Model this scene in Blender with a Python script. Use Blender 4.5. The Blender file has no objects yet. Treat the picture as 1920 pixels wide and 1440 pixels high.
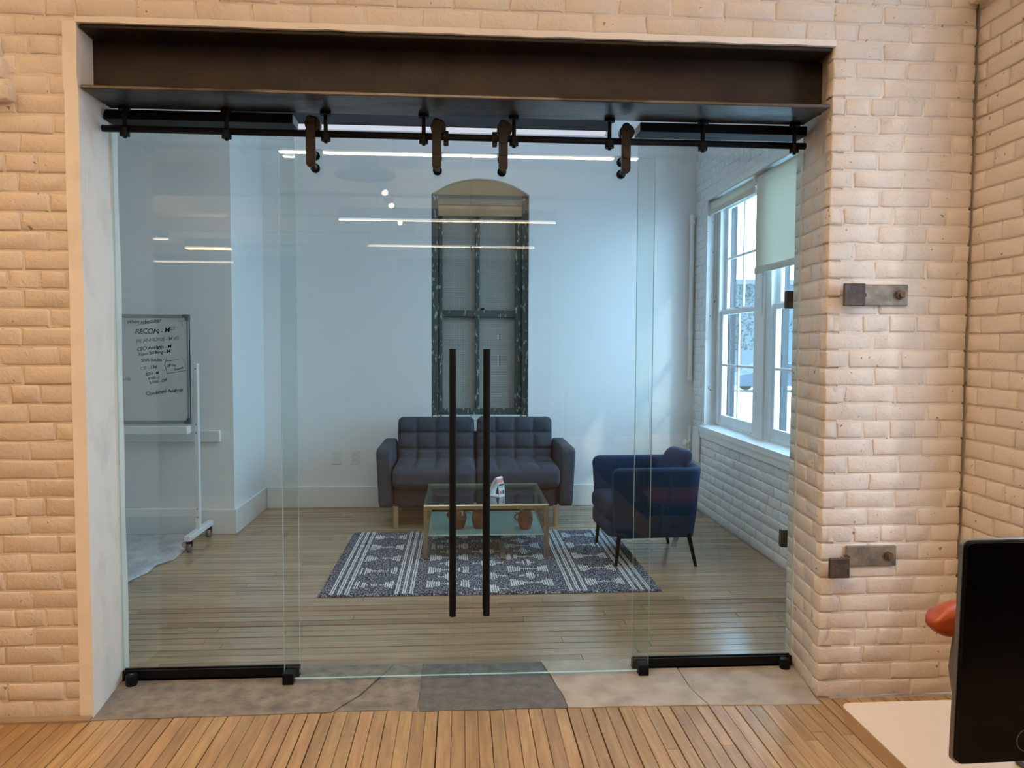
import bpy, bmesh, math, random
from mathutils import Vector, Matrix, noise
random.seed(7)
PI = math.pi
sc = bpy.context.scene
COL = sc.collection

# ------------------------------------------------------------------ camera
cam = bpy.data.cameras.new('camera')
cam_o = bpy.data.objects.new('camera', cam); COL.objects.link(cam_o)
F_PX, YAW, PITCH, ROLL = 1424.19, .0671, .0516, .0048
cam.sensor_fit = 'HORIZONTAL'; cam.sensor_width = 36.0; cam.lens = 36.0*F_PX/1920
cam.clip_start = .02; cam.clip_end = 200
fw = Vector((math.sin(YAW)*math.cos(PITCH), math.cos(YAW)*math.cos(PITCH), -math.sin(PITCH)))
rt = Vector((math.cos(YAW), -math.sin(YAW), 0)); up = rt.cross(fw)
rt2 = rt*math.cos(ROLL)+up*math.sin(ROLL); up2 = -rt*math.sin(ROLL)+up*math.cos(ROLL)
m = Matrix((rt2, up2, -fw)).transposed().to_4x4(); m.translation = (0, 0, 1.43)
cam_o.matrix_world = m
sc.camera = cam_o

# ------------------------------------------------------------------ light
sc.view_settings.view_transform = 'Standard'
sc.view_settings.look = 'None'
sc.view_settings.gamma = 1.0
sc.view_settings.use_curve_mapping = False
sc.view_settings.exposure = 0.0
sc.cycles.max_bounces = 9
sc.cycles.diffuse_bounces = 5
sc.cycles.glossy_bounces = 5
sc.cycles.transmission_bounces = 6
sc.cycles.transparent_max_bounces = 32
sc.cycles.caustics_reflective = False
sc.cycles.caustics_refractive = False
sc.cycles.sample_clamp_indirect = 6.0

W = bpy.data.worlds.new('world'); sc.world = W; W.use_nodes = True
nt = W.node_tree; nt.nodes.clear()
wo = nt.nodes.new('ShaderNodeOutputWorld'); bg = nt.nodes.new('ShaderNodeBackground')
tc = nt.nodes.new('ShaderNodeTexCoord'); sx = nt.nodes.new('ShaderNodeSeparateXYZ')
cr = nt.nodes.new('ShaderNodeValToRGB')
cr.color_ramp.elements[0].position = 0.0; cr.color_ramp.elements[0].color = (.52, .78, 1, 1)
cr.color_ramp.elements[1].position = 0.8; cr.color_ramp.elements[1].color = (.38, .64, 1, 1)
nt.links.new(tc.outputs['Generated'], sx.inputs[0]); nt.links.new(sx.outputs['Z'], cr.inputs[0])
nt.links.new(cr.outputs[0], bg.inputs[0]); nt.links.new(bg.outputs[0], wo.inputs[0])
bg.inputs[1].default_value = 12.6

def look_rot(d):
    return Vector(d).to_track_quat('-Z', 'Y').to_euler()
sun = bpy.data.lights.new('sun', 'SUN'); sun.energy = .85; sun.angle = math.radians(1.8); sun.color = (1, .95, .90)
so = bpy.data.objects.new('sun', sun); COL.objects.link(so); so.rotation_euler = look_rot((-.60, 1, -.80))

def area(name, loc, d, sx_, sy_, power, color, portal=False, spread=PI):
    l = bpy.data.lights.new(name, 'AREA'); l.shape = 'RECTANGLE'; l.size = sx_; l.size_y = sy_
    l.energy = power; l.color = color; l.spread = spread
    o = bpy.data.objects.new(name, l); COL.objects.link(o); o.location = loc; o.rotation_euler = look_rot(d)
    if portal: l.cycles.is_portal = True
    return o
area('window_portal', (2.44, 5.36, 1.7), (-1, 0, 0), 2.0, 1.95, 1, (1, 1, 1), True)
area('window_portal', (2.13, 2.27, 1.9), (-1, 0, 0), .60, 2.45, 1, (1, 1, 1), True)
PEND = 10.0           # watts of each pendant, downwards; twice as much goes up to the ceiling
UPF = 3.0
WARM = (1, .60, .30)
NEUT = (1, .72, .45)

# ------------------------------------------------------------------ material helpers
MATS = {}
def nodes_of(name):
    mt = bpy.data.materials.new(name); mt.use_nodes = True
    n = mt.node_tree.nodes; l = mt.node_tree.links
    return mt, n, l, n['Principled BSDF']
def pbr(name, col, rough=.6, metal=0, spec=.5, var=0.0, vscale=8, bump=0.0, bscale=40, stretch=(1, 1, 1), col2=None, detail=4,
        ramp=(.35, .65), objrand=0.0, coord='Object', transl=0):
    """principled material with noise-mixed colour and a noise bump"""
    mt, n, l, b = nodes_of(name)
    b.inputs['Roughness'].default_value = rough; b.inputs['Metallic'].default_value = metal
    b.inputs['Specular IOR Level'].default_value = spec
    b.inputs['Base Color'].default_value = (*col, 1)
    if coord == 'World':
        g = n.new('ShaderNodeNewGeometry'); src = g.outputs['Position']
    else:
        t = n.new('ShaderNodeTexCoord'); src = t.outputs['Object']
    mp = n.new('ShaderNodeMapping'); mp.inputs['Scale'].default_value = stretch
    l.new(src, mp.inputs[0])
    cur = None
    if objrand:
        oi = n.new('ShaderNodeObjectInfo')
        ad = n.new('ShaderNodeVectorMath'); ad.operation = 'MULTIPLY_ADD'
        cv = n.new('ShaderNodeCombineXYZ')
        for k in range(3): l.new(oi.outputs['Random'], cv.inputs[k])
        l.new(cv.outputs[0], ad.inputs[0]); ad.inputs[1].default_value = (37, 53, 29); l.new(src, ad.inputs[2])
        l.new(ad.outputs[0], mp.inputs[0])
    if var or col2:
        nz = n.new('ShaderNodeTexNoise'); nz.inputs['Scale'].default_value = vscale; nz.inputs['Detail'].default_value = detail
        l.new(mp.outputs[0], nz.inputs[0])
        rp = n.new('ShaderNodeValToRGB'); rp.color_ramp.elements[0].position = ramp[0]; rp.color_ramp.elements[1].position = ramp[1]
        c2 = col2 if col2 else tuple(c*(1-var) for c in col)
        rp.color_ramp.elements[0].color = (*c2, 1); rp.color_ramp.elements[1].color = (*col, 1)
        l.new(nz.outputs[0], rp.inputs[0]); cur = rp.outputs[0]
    if objrand:
        hs = n.new('ShaderNodeHueSaturation')
        mr = n.new('ShaderNodeMapRange'); mr.inputs['To Min'].default_value = 1-objrand; mr.inputs['To Max'].default_value = 1+objrand
        l.new(oi.outputs['Random'], mr.inputs[0]); l.new(mr.outputs[0], hs.inputs['Value'])
        ml = n.new('ShaderNodeMath'); ml.operation = 'MULTIPLY'; ml.inputs[1].default_value = 7.31; l.new(oi.outputs['Random'], ml.inputs[0])
        fr = n.new('ShaderNodeMath'); fr.operation = 'FRACT'; l.new(ml.outputs[0], fr.inputs[0])
        mr2 = n.new('ShaderNodeMapRange'); mr2.inputs['To Min'].default_value = .5-objrand*.035; mr2.inputs['To Max'].default_value = .5+objrand*.035
        l.new(fr.outputs[0], mr2.inputs[0]); l.new(mr2.outputs[0], hs.inputs['Hue'])
        if cur: l.new(cur, hs.inputs['Color'])
        else: hs.inputs['Color'].default_value = (*col, 1)
        cur = hs.outputs[0]
    if cur: l.new(cur, b.inputs['Base Color'])
    if bump:
        nb = n.new('ShaderNodeTexNoise'); nb.inputs['Scale'].default_value = bscale; nb.inputs['Detail'].default_value = 5
        l.new(mp.outputs[0], nb.inputs[0])
        bp = n.new('ShaderNodeBump'); bp.inputs['Strength'].default_value = bump; bp.inputs['Distance'].default_value = .01
        l.new(nb.outputs[0], bp.inputs['Height']); l.new(bp.outputs[0], b.inputs['Normal'])
    if transl:
        tr = n.new('ShaderNodeBsdfTranslucent'); tr.inputs[0].default_value = (*col, 1)
        mx = n.new('ShaderNodeMixShader'); mx.inputs[0].default_value = transl
        l.new(b.outputs[0], mx.inputs[1]); l.new(tr.outputs[0], mx.inputs[2]); l.new(mx.outputs[0], n['Material Output'].inputs[0])
    MATS[name] = mt
    return mt

def painted_brick(name, col, dirt=.0, b1=.6):
    """thick paint over brick: lumpy relief, drips, few dark chips"""
    mt, n, l, b = nodes_of(name)
    b.inputs['Roughness'].default_value = .42; b.inputs['Specular IOR Level'].default_value = .45
    g = n.new('ShaderNodeNewGeometry'); P = g.outputs['Position']
    n1 = n.new('ShaderNodeTexNoise'); n1.inputs['Scale'].default_value = 14; n1.inputs['Detail'].default_value = 6; n1.inputs['Roughness'].default_value = .62
    n2 = n.new('ShaderNodeTexNoise'); n2.inputs['Scale'].default_value = 75; n2.inputs['Detail'].default_value = 3
    n3 = n.new('ShaderNodeTexNoise'); n3.inputs['Scale'].default_value = 22; n3.inputs['Detail'].default_value = 2; n3.inputs['Distortion'].default_value = 1.2
    for q in (n1, n2, n3): l.new(P, q.inputs[0])
    # ridges of dried paint where the third noise crosses its middle, here and there
    ab = n.new('ShaderNodeMath'); ab.operation = 'SUBTRACT'; ab.inputs[1].default_value = .5; l.new(n3.outputs[0], ab.inputs[0])
    aa = n.new('ShaderNodeMath'); aa.operation = 'ABSOLUTE'; l.new(ab.outputs[0], aa.inputs[0])
    mr = n.new('ShaderNodeMapRange'); mr.inputs['From Min'].default_value = 0; mr.inputs['From Max'].default_value = .022
    mr.inputs['To Min'].default_value = 1; mr.inputs['To Max'].default_value = 0; l.new(aa.outputs[0], mr.inputs[0])
    msk = n.new('ShaderNodeMapRange'); msk.inputs['From Min'].default_value = .52; msk.inputs['From Max'].default_value = .62; l.new(n1.outputs[0], msk.inputs[0])
    rd = n.new('ShaderNodeMath'); rd.operation = 'MULTIPLY'; l.new(mr.outputs[0], rd.inputs[0]); l.new(msk.outputs[0], rd.inputs[1])
    s = n.new('ShaderNodeMath'); s.operation = 'MULTIPLY_ADD'; s.inputs[1].default_value = .12; l.new(n2.outputs[0], s.inputs[0]); l.new(n1.outputs[0], s.inputs[2])
    s2 = n.new('ShaderNodeMath'); s2.operation = 'MULTIPLY_ADD'; s2.inputs[1].default_value = .22; l.new(rd.outputs[0], s2.inputs[0]); l.new(s.outputs[0], s2.inputs[2])
    bp = n.new('ShaderNodeBump'); bp.inputs['Strength'].default_value = b1; bp.inputs['Distance'].default_value = .012
    l.new(s2.outputs[0], bp.inputs['Height']); l.new(bp.outputs[0], b.inputs['Normal'])
    # chips
    v = n.new('ShaderNodeTexNoise'); v.inputs['Scale'].default_value = 30; v.inputs['Detail'].default_value = 3; l.new(P, v.inputs[0])
    cr = n.new('ShaderNodeValToRGB'); cr.color_ramp.elements[0].position = .70; cr.color_ramp.elements[1].position = .715
    cr.color_ramp.elements[0].color = (*col, 1); cr.color_ramp.elements[1].color = tuple(c*.35 for c in col)+(1,)
    l.new(v.outputs[0], cr.inputs[0])
    lg = n.new('ShaderNodeTexNoise'); lg.inputs['Scale'].default_value = 1.6; l.new(P, lg.inputs[0])
    mx = n.new('ShaderNodeMix'); mx.data_type = 'RGBA'; mx.blend_type = 'MULTIPLY'
    cr2 = n.new('ShaderNodeValToRGB'); cr2.color_ramp.elements[0].color = (.92, .90, .87, 1); cr2.color_ramp.elements[1].color = (1, 1, 1, 1)
    cr2.color_ramp.elements[0].position = .35; cr2.color_ramp.elements[1].position = .6
    l.new(lg.outputs[0], cr2.inputs[0]); mx.inputs[0].default_value = 1
    l.new(cr.outputs[0], mx.inputs[6]); l.new(cr2.outputs[0], mx.inputs[7]); l.new(mx.outputs[2], b.inputs['Base Color'])
    return mt

def glass(name, tint, rough=0.0, r0=.036, frost=0.0):
    """thin architectural glass: clear, tinted, Schlick reflection on both faces"""
    mt, n, l, b = nodes_of(name); n.remove(b)
    lw = n.new('ShaderNodeLayerWeight'); lw.inputs[0].default_value = .5
    pw = n.new('ShaderNodeMath'); pw.operation = 'POWER'; pw.inputs[1].default_value = 5; l.new(lw.outputs['Facing'], pw.inputs[0])
    ma = n.new('ShaderNodeMath'); ma.operation = 'MULTIPLY_ADD'; ma.inputs[1].default_value = 1-r0; ma.inputs[2].default_value = r0; l.new(pw.outputs[0], ma.inputs[0])
    tr = n.new('ShaderNodeBsdfTransparent'); tr.inputs[0].default_value = (*tint, 1)
    gl = n.new('ShaderNodeBsdfGlossy'); gl.inputs['Roughness'].default_value = rough; gl.inputs[0].default_value = (1, 1, 1, 1)
    mx = n.new('ShaderNodeMixShader'); l.new(ma.outputs[0], mx.inputs[0])
    t_out = tr.outputs[0]
    if frost:
        df = n.new('ShaderNodeBsdfDiffuse'); df.inputs[0].default_value = (.55, .72, .70, 1)
        m2 = n.new('ShaderNodeMixShader'); m2.inputs[0].default_value = frost; l.new(tr.outputs[0], m2.inputs[1]); l.new(df.outputs[0], m2.inputs[2]); t_out = m2.outputs[0]
    l.new(t_out, mx.inputs[1]); l.new(gl.outputs[0], mx.inputs[2]); l.new(mx.outputs[0], n['Material Output'].inputs[0])
    return mt

def emit(name, col, st):
    mt, n, l, b = nodes_of(name); n.remove(b)
    e = n.new('ShaderNodeEmission'); e.inputs[0].default_value = (*col, 1); e.inputs[1].default_value = st
    l.new(e.outputs[0], n['Material Output'].inputs[0]); return mt

M_brick = painted_brick('painted_brick_cream', (.765, .69, .615))
M_brick_in = painted_brick('painted_brick_white', (.84, .87, .90), b1=.75)
M_plaster = pbr('jamb_plaster', (.92, .87, .80), .7, var=.14, vscale=5, bump=.25, bscale=16, ramp=(.28, .5), coord='World')
M_white = pbr('white_wall_paint', (.88, .89, .90), .75, bump=.03, bscale=120, coord='World')
M_trimw = pbr('white_trim_paint', (.82, .84, .84), .38)
M_ceil = pbr('ceiling_paint', (.86, .86, .85), .8)
M_steel = pbr('rusty_beam_steel', (.024, .0145, .009), .6, .1, spec=.3, var=.55, vscale=7, bump=.12, bscale=60, coord='World', ramp=(.3, .62))
M_black = pbr('black_hardware', (.005, .005, .006), .5, 0, spec=.12)
M_bronze = pbr('dark_bronze_hardware', (.014, .009, .007), .5, 0, spec=.2)
M_navy = pbr('navy_steel', (.010, .014, .026), .5, .3)
M_strap = pbr('weathered_iron', (.27, .24, .20), .55, .25, var=.55, vscale=18, bump=.4, bscale=50, coord='World')
M_stone_g = pbr('stone_grey', (.30, .25, .20), .62, vscale=16, bump=.45, bscale=60, coord='World', detail=12, col2=(.13, .115, .10), ramp=(.3, .68))
M_stone_d = pbr('stone_dark', (.155, .145, .13), .6, var=.4, vscale=20, bump=.25, bscale=45, coord='World', detail=8)
M_stone_p = pbr('concrete_pale', (.50, .43, .35), .65, var=.3, vscale=9, bump=.12, bscale=40, coord='World', detail=8)
M_mortar = pbr('grout', (.33, .24, .16), .9)
M_under = pbr('floor_gap_dark', (.035, .025, .018), .9)
M_wood_f = pbr('front_strip_floor', (.47, .305, .14), .36, var=.3, vscale=6, stretch=(9, .8, 1), bump=.1, bscale=12, objrand=.16, coord='World', col2=(.34, .205, .09), detail=6)
M_wood_i = pbr('meeting_room_floor', (.40, .275, .17), .19, spec=.8, var=.25, vscale=6, stretch=(.7, 9, 1), bump=.12, bscale=9, objrand=.16, coord='World', col2=(.30, .21, .12), detail=6)
M_wood_r = pbr('red_floor_boards', (.33, .20, .13), .3, var=.3, vscale=6, stretch=(.7, 9, 1), bump=.1, bscale=9, objrand=.16, coord='World', detail=6)
M_glass = glass('door_glass', (.925, .965, .955))
M_edge = pbr('glass_edge', (.60, .80, .74), .15, spec=.8)
M_winglass = glass('window_glass', (.95, .98, .98))
M_tglass = glass('table_glass', (.80, .93, .90), r0=.06)
M_frost = glass('shelf_glass', (.60, .80, .78), r0=.05, rough=.08, frost=.45)

# ------------------------------------------------------------------ object helpers
def link(o): COL.objects.link(o); return o
def tag(o, label=None, cat=None, group=None, kind=None):
    if label: o['label'] = label
    if cat: o['category'] = cat
    if group: o['group'] = group
    if kind: o['kind'] = kind
    return o
def thing(name, label, cat, loc=(0, 0, 0), rz=0, group=None, kind=None):
    o = bpy.data.objects.new(name, None); o.empty_display_size = .1; link(o)
    o.location = loc; o.rotation_euler = (0, 0, rz)
    return tag(o, label, cat, group, kind)
def mesh(name, bm, mat, smooth=False):
    me = bpy.data.meshes.new(name)
    bmesh.ops.recalc_face_normals(bm, faces=bm.faces)
    bm.to_mesh(me); bm.free()
    if isinstance(mat, (list, tuple)):
        for q in mat: me.materials.append(q)
    else: me.materials.append(mat)
    if smooth:
        for p in me.polygons: p.use_smooth = True
    return me
def obj(name, bm, mat, parent=None, smooth=False, local=False, label=None):
    """link bm as one mesh object; world coordinates unless local; under an unrotated parent they are moved into its frame"""
    if parent and not local:
        off = Vector((0, 0, 0)); p = parent
        while p: off += p.location; p = p.parent
        bmesh.ops.translate(bm, verts=bm.verts, vec=-off)
    o = link(bpy.data.objects.new(name, mesh(name, bm, mat, smooth)))
    if parent: o.parent = parent
    if label: o['label'] = label
    return o
def auto(o, ang=40):
    me = o.data
    for p in me.polygons: p.use_smooth = True
    me.set_sharp_from_angle(angle=math.radians(ang)); return o
def B(): return bmesh.new()
def box(bm, x0, x1, y0, y1, z0, z1, bev=0, seg=1, mi=0):
    r = bmesh.ops.create_cube(bm, size=1)
    for v in r['verts']:
        v.co = Vector(((x0+x1)/2+v.co.x*(x1-x0), (y0+y1)/2+v.co.y*(y1-y0), (z0+z1)/2+v.co.z*(z1-z0)))
    fs = set(f for v in r['verts'] for f in v.link_faces)
    for f in fs: f.material_index = mi
    if bev:
        es = list(set(e for v in r['verts'] for e in v.link_edges))
        bmesh.ops.bevel(bm, geom=es, offset=bev, segments=seg, profile=.5, affect='EDGES', clamp_overlap=True)
    return bm
def bx(x0, x1, y0, y1, z0, z1, bev=0, seg=1): return box(B(), x0, x1, y0, y1, z0, z1, bev, seg)
def cyl(bm, p0, p1, r0, r1=None, n=16):
    p0 = Vector(p0); p1 = Vector(p1); r1 = r0 if r1 is None else r1
    d = p1-p0
    q = d.to_track_quat('Z', 'Y').to_matrix().to_4x4()
    mt = Matrix.Translation((p0+p1)/2) @ q
    bmesh.ops.create_cone(bm, cap_ends=True, segments=n, radius1=r0, radius2=r1, depth=d.length, matrix=mt)
    return bm
def tube(bm, pts, r, n=8):
    pts = [Vector(p) for p in pts]; rings = []
    for i, p in enumerate(pts):
        a = pts[max(i-1, 0)]; b = pts[min(i+1, len(pts)-1)]
        q = (b-a).normalized().to_track_quat('Z', 'Y')
        rings.append([bm.verts.new(p+q @ Vector((r*math.cos(2*PI*k/n), r*math.sin(2*PI*k/n), 0))) for k in range(n)])
    for A, C in zip(rings, rings[1:]):
        for k in range(n): bm.faces.new((A[k], A[(k+1) % n], C[(k+1) % n], C[k]))
    bm.faces.new(rings[0][::-1]); bm.faces.new(rings[-1]); return bm
def lathe(bm, prof, c=(0, 0, 0), n=24):
    rings = []
    for r, z in prof:
        rings.append([bm.verts.new((c[0]+max(r, 1e-4)*math.cos(2*PI*k/n), c[1]+max(r, 1e-4)*math.sin(2*PI*k/n), c[2]+z)) for k in range(n)])
    for A, C in zip(rings, rings[1:]):
        for k in range(n): bm.faces.new((A[k], A[(k+1) % n], C[(k+1) % n], C[k]))
    bm.faces.new(rings[0][::-1]); bm.faces.new(rings[-1]); return bm
def prism(bm, pts, axis, a0, a1, mi=0):
    """polygon pts in the two other axes (order x,y,z without axis), extruded along axis"""
    def mk(p, a):
        if axis == 0: return (a, p[0], p[1])
        if axis == 1: return (p[0], a, p[1])
        return (p[0], p[1], a)
    A = [bm.verts.new(mk(p, a0)) for p in pts]; C = [bm.verts.new(mk(p, a1)) for p in pts]
    n = len(pts)
    fs = [bm.faces.new(A), bm.faces.new(C[::-1])]
    for i in range(n): fs.append(bm.faces.new((A[i], C[i], C[(i+1) % n], A[(i+1) % n])))
    for f in fs: f.material_index = mi
    return bm
def roundbox(b, r, n, disp=None):
    """soft box with half sizes b, edge radius r, n cells per axis; disp(p, normal) moves a vertex along its normal"""
    bm = B(); vs = {}
    def vert(i, j, k):
        key = (i, j, k)
        if key in vs: return vs[key]
        q = Vector(tuple(-b[a]+2*b[a]*key[a]/n[a] for a in range(3)))
        inn = Vector(tuple(max(-(b[a]-r), min(b[a]-r, q[a])) for a in range(3)))
        d = q-inn
        nr = d.normalized() if d.length > 1e-9 else Vector((0, 0, 1))
        p = inn+nr*r
        if disp: p = p+nr*disp(p, nr)
        vs[key] = bm.verts.new(p); return vs[key]
    for ax in range(3):
        u, v = [a for a in range(3) if a != ax]
        for side in (0, n[ax]):
            for i in range(n[u]):
                for j in range(n[v]):
                    c = []
                    for di, dj in ((0, 0), (1, 0), (1, 1), (0, 1)):
                        k = [0, 0, 0]; k[ax] = side; k[u] = i+di; k[v] = j+dj; c.append(vert(*k))
                    try: bm.faces.new(c)
                    except ValueError: pass
    return bm
def move(bm, mt): bmesh.ops.transform(bm, matrix=mt, verts=bm.verts); return bm
def T(x, y, z): return Matrix.Translation((x, y, z))
def Rz(a): return Matrix.Rotation(a, 4, 'Z')
def Rx(a): return Matrix.Rotation(a, 4, 'X')
def Ry(a): return Matrix.Rotation(a, 4, 'Y')
def struct(name, bm, mat, label, cat='wall', smooth=False):
    o = obj(name, bm, mat, smooth=smooth); return tag(o, label, cat, kind='structure')
def copy_tree(o, parent=None):
    c = o.copy(); COL.objects.link(c)
    if parent: c.parent = parent
    for ch in list(o.children): copy_tree(ch, c)
    return c

YF, YG, YB, YP = 2.93, 3.257, 6.681, 5.783
YR = 3.345              # rear face of the front wall
XW = 2.067              # inner face of the window wall
CEIL = 3.255

# ------------------------------------------------------------------ bricks
def brick_mesh(L, H, seed):
    """painted brick, front face towards -Y, centre of the front face at the origin, worn rounded rim"""
    rnd = random.Random(seed); bm = B()
    nx, nz = 5, 4; g = []
    us = [0, .035, .5, .965, 1] if L > .13 else [0, .07, .5, .93, 1]
    ws = [0, .10, .90, 1]
    for j in range(nz):
        row = []
        for i in range(nx):
            rim = i in (0, nx-1) or j in (0, nz-1)
            x = (us[i]-.5)*L+rnd.uniform(-.004, .004); z = (ws[j]-.5)*H+rnd.uniform(-.003, .003)
            y = (.0035 if rim else 0)+rnd.uniform(-.0018, .0018)
            row.append(bm.verts.new((x, y, z)))
        g.append(row)
    for j in range(nz-1):
        for i in range(nx-1): bm.faces.new((g[j][i], g[j][i+1], g[j+1][i+1], g[j+1][i]))
    loop = g[0][:]+[g[j][-1] for j in range(1, nz)]+g[-1][-2::-1]+[g[j][0] for j in range(nz-2, 0, -1)]
    back = [bm.verts.new((v.co.x*1.0, .05, v.co.z)) for v in loop]
    for i in range(len(loop)):
        k = (i+1) % len(loop); bm.faces.new((loop[k], loop[i], back[i], back[k]))
    return bm
COURSE = .0707
BR = {}
def brick_data(L, mat, key):
    if (key, L) not in BR:
        BR[(key, L)] = [mesh('brick', brick_mesh(L, COURSE-.007, 100*int(L*1000)+s), mat, True) for s in range(6)]
    return random.choice(BR[(key, L)])
def lay(parent, spots, mat, key, rz, proud, name='brick'):
    """spots: (centre x or y, z, length, plane coordinate) -> brick objects"""
    for (a, z, L, pl) in spots:
        std = .2 if L > .13 else .1
        o = link(bpy.data.objects.new(name, brick_data(std, mat, key)))
        pr = proud+random.uniform(-.0012, .0014)
        if rz == 0: o.location = (a, pl-pr, z)
        else: o.location = (pl-pr, a, z)
        o.rotation_euler = (random.uniform(-.012, .012), random.uniform(-.006, .006), rz+random.uniform(-.01, .01))
        o.scale = ((L-.007)/std, 1, 1); o.parent = parent
def courses(a0, a1, z0, z1, skip=None, start=0, avoid=None):
    """running bond with header courses; returns (centre, z, length) that fill a0..a1"""
    out = []; k = 0; z = z0+COURSE/2
    while z < z1+.01:
        hdr = (k+start) % 6 == 5
        L = .105 if hdr else .21
        a = a0-(0 if (k % 2 == 0) else L/2)-random.uniform(0, .02)
        while a < a1-.02:
            l0 = max(a, a0); l1 = min(a+L+random.uniform(-.008, .008), a1)
            if a1-l1 < .05: l1 = a1
            if l1-l0 > .035:
                if not skip or not skip((l0+l1)/2, z): out.append(((l0+l1)/2, z, l1-l0))
            a = l1
        z += COURSE; k += 1
    return out

# front wall: slab in three pieces, bricks in front of it
XL, XR_, ZT = -1.396, 1.447, 2.590
bm = B()
box(bm, -7, XL-.008, YF+.0045, YF+.05, -.05, ZT+.012); box(bm, -7, XL-.06, YF+.05, YR, -.05, ZT+.012)
box(bm, XR_+.052, 2.02, YF+.0045, YR, -.05, ZT+.012)
box(bm, -7, 2.02, YF+.0045, YR, ZT+.012, CEIL+.5)
wall_front = struct('wall_front', bm, M_brick, 'cream painted brick wall around the wide glazed opening')
sp = []
for a, z, L in courses(-1.815, XL-.010, 0, 2.89): sp.append((a, z, L, YF+.005))
def skip_top(a, z): return False
for a, z, L in courses(XL-.008, XR_-.003, 37*COURSE, ZT+.29, start=3): sp.append((a, z, L, YF+.005))
right = courses(XR_-.003, 2.03, 0, 2.86, start=2)
vis = []; rest = []
for a, z, L in right:
    # hidden behind the monitor
    (rest if (z < .62 and a > 1.93) else vis).append((a, z, L, YF+.005))
sp += vis
lay(wall_front, sp[:262], M_brick, 'f', 0, .004)
# jamb: the returns of the right-hand end bricks, facing the opening
k = 0; z = COURSE/2
jam = []
while z < 2.36:
    ys = [(YF+.004, YF+.19), (YF+.19, YR-.003)] if k % 2 == 0 else [(YF+.004, YF+.105), (YF+.105, YF+.305), (YF+.305, YR-.003)]
    for y0, y1 in ys: jam.append(((y0+y1)/2, z, y1-y0))
    z += COURSE; k += 1
trim_jamb = struct('trim_1', prism(B(), [(XR_+.004, YF+.008), (XR_+.06, YF+.008), (XR_+.06, YR), (XR_+.046, YR)], 2, -.02, ZT+.01), M_brick,
                   'cream painted brick return of the opening beside the iron straps', 'jamb')
for (y, z, L) in jam:
    f = (y-YF)/(YR-YF); std = .2 if L > .13 else .1
    o = link(bpy.data.objects.new('brick', brick_data(std, M_brick, 'f')))
    o.location = (XR_+.004+.042*f-.004, y, z); o.rotation_euler = (0, random.uniform(-.006, .006), -PI/2-.10); o.scale = ((L-.006)/std, 1, 1); o.parent = trim_jamb
# bricks that cannot be told apart singly or stand outside the picture: one joined part
def joined(parent, spots, mat, rz, proud):
    bmj = B()
    for i, (a, z, L, pl) in enumerate(spots):
        b2 = brick_mesh(max(L-.007, .03), COURSE-.007, i % 9)
        mt = T(a, pl-proud, z) if rz == 0 else T(pl-proud, a, z) @ Rz(rz)
        move(b2, mt); me = bpy.data.meshes.new('t'); b2.to_mesh(me); b2.free(); bmj.from_mesh(me); bpy.data.meshes.remove(me)
    o = obj('brick_field', bmj, mat, parent, True); o['kind'] = 'stuff'; return o
far = [(a, z, L, YF+.005) for a, z, L in courses(-3.6, -1.815, 0, 2.89)]
joined(wall_front, sp[262:]+rest+far, M_brick, 0, .004)
# stepped corbel bricks at the upper left edge
for i, (xr, z0, z1, pr) in enumerate(((-1.664, 2.455, 2.53, .030), (-1.645, 2.378, 2.452, .036), (-1.622, 2.300, 2.374, .042))):
    b2 = bx(-1.95, xr, YF-pr, YF+.02, z0, z1, .008, 2)
    for v in b2.verts:
        v.co += Vector((noise.noise(v.co*13)*.006, noise.noise(v.co*17)*.003, noise.noise(v.co*15)*.004))
    obj('corbel_brick', b2, M_brick, wall_front, True)

# plaster lining of the left jamb: gently wavy skin
bm = B(); rows = 40; g = []
for i in range(rows+1):
    z = -.01+(ZT+.02)*i/rows; row = []
    for j in range(9):
        f = j/8; y = YF-.004+(YR-YF+.004)*f
        x = XL-.045*f+.004*noise.noise(Vector((f*2, z*1.7, 3)))+(.006*noise.noise(Vector((9, z*2.1, 1))) if j > 5 else 0)
        if z > 2.37: x = XL-.004+.003*noise.noise(Vector((f*3, z*6, 5)))
        row.append(bm.verts.new((x, y, z)))
    g.append(row)
for i in range(rows):
    for j in range(8): bm.faces.new((g[i][j], g[i][j+1], g[i+1][j+1], g[i+1][j]))
r = bmesh.ops.extrude_face_region(bm, geom=bm.faces[:])
bmesh.ops.translate(bm, vec=(-.05, 0, 0), verts=[v for v in r['geom'] if isinstance(v, bmesh.types.BMVert)])
tag(auto(obj('trim_2', bm, M_plaster), 50), 'smooth white plaster return of the opening beside the whiteboard side', 'jamb', kind='structure')
# thin torn plaster line above the beam
bm = B(); pts = []
N = 60
for i in range(N+1):
    x = XL-.006+(XR_-XL+.012)*i/N
    pts.append((x, ZT+.004+.006*noise.noise(Vector((x*9, 0, 2)))))
poly = [(x, ZT+.027+.004*noise.noise(Vector((x*7, 4, 2)))) for x, z in pts[::-1]]
prism(bm, pts+poly, 1, YF-.008, YF+.05)
tag(obj('trim_3', bm, M_plaster), 'chipped plaster edge running along the top of the rusty beam', 'trim', kind='structure')

# right side wall of the near room with its (off-picture) window, bricks where it shows
bm = B()
box(bm, 2.042, 2.14, -11, 1.98, -.05, 3.75); box(bm, 2.042, 2.14, 2.56, YR+.02, -.05, 3.75)
box(bm, 2.042, 2.14, 1.98, 2.56, -.05, .70); box(bm, 2.042, 2.14, 1.98, 2.56, 3.12, 3.75)
wall_right = struct('wall_right', bm, M_brick, 'cream painted brick side wall behind the black monitor')
sp = [(a, z, L, 2.036) for a, z, L in courses(2.46, YF+.004, .35, 2.87, start=4)]
lay(wall_right, sp, M_brick, 'f', -PI/2, .003)
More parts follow.
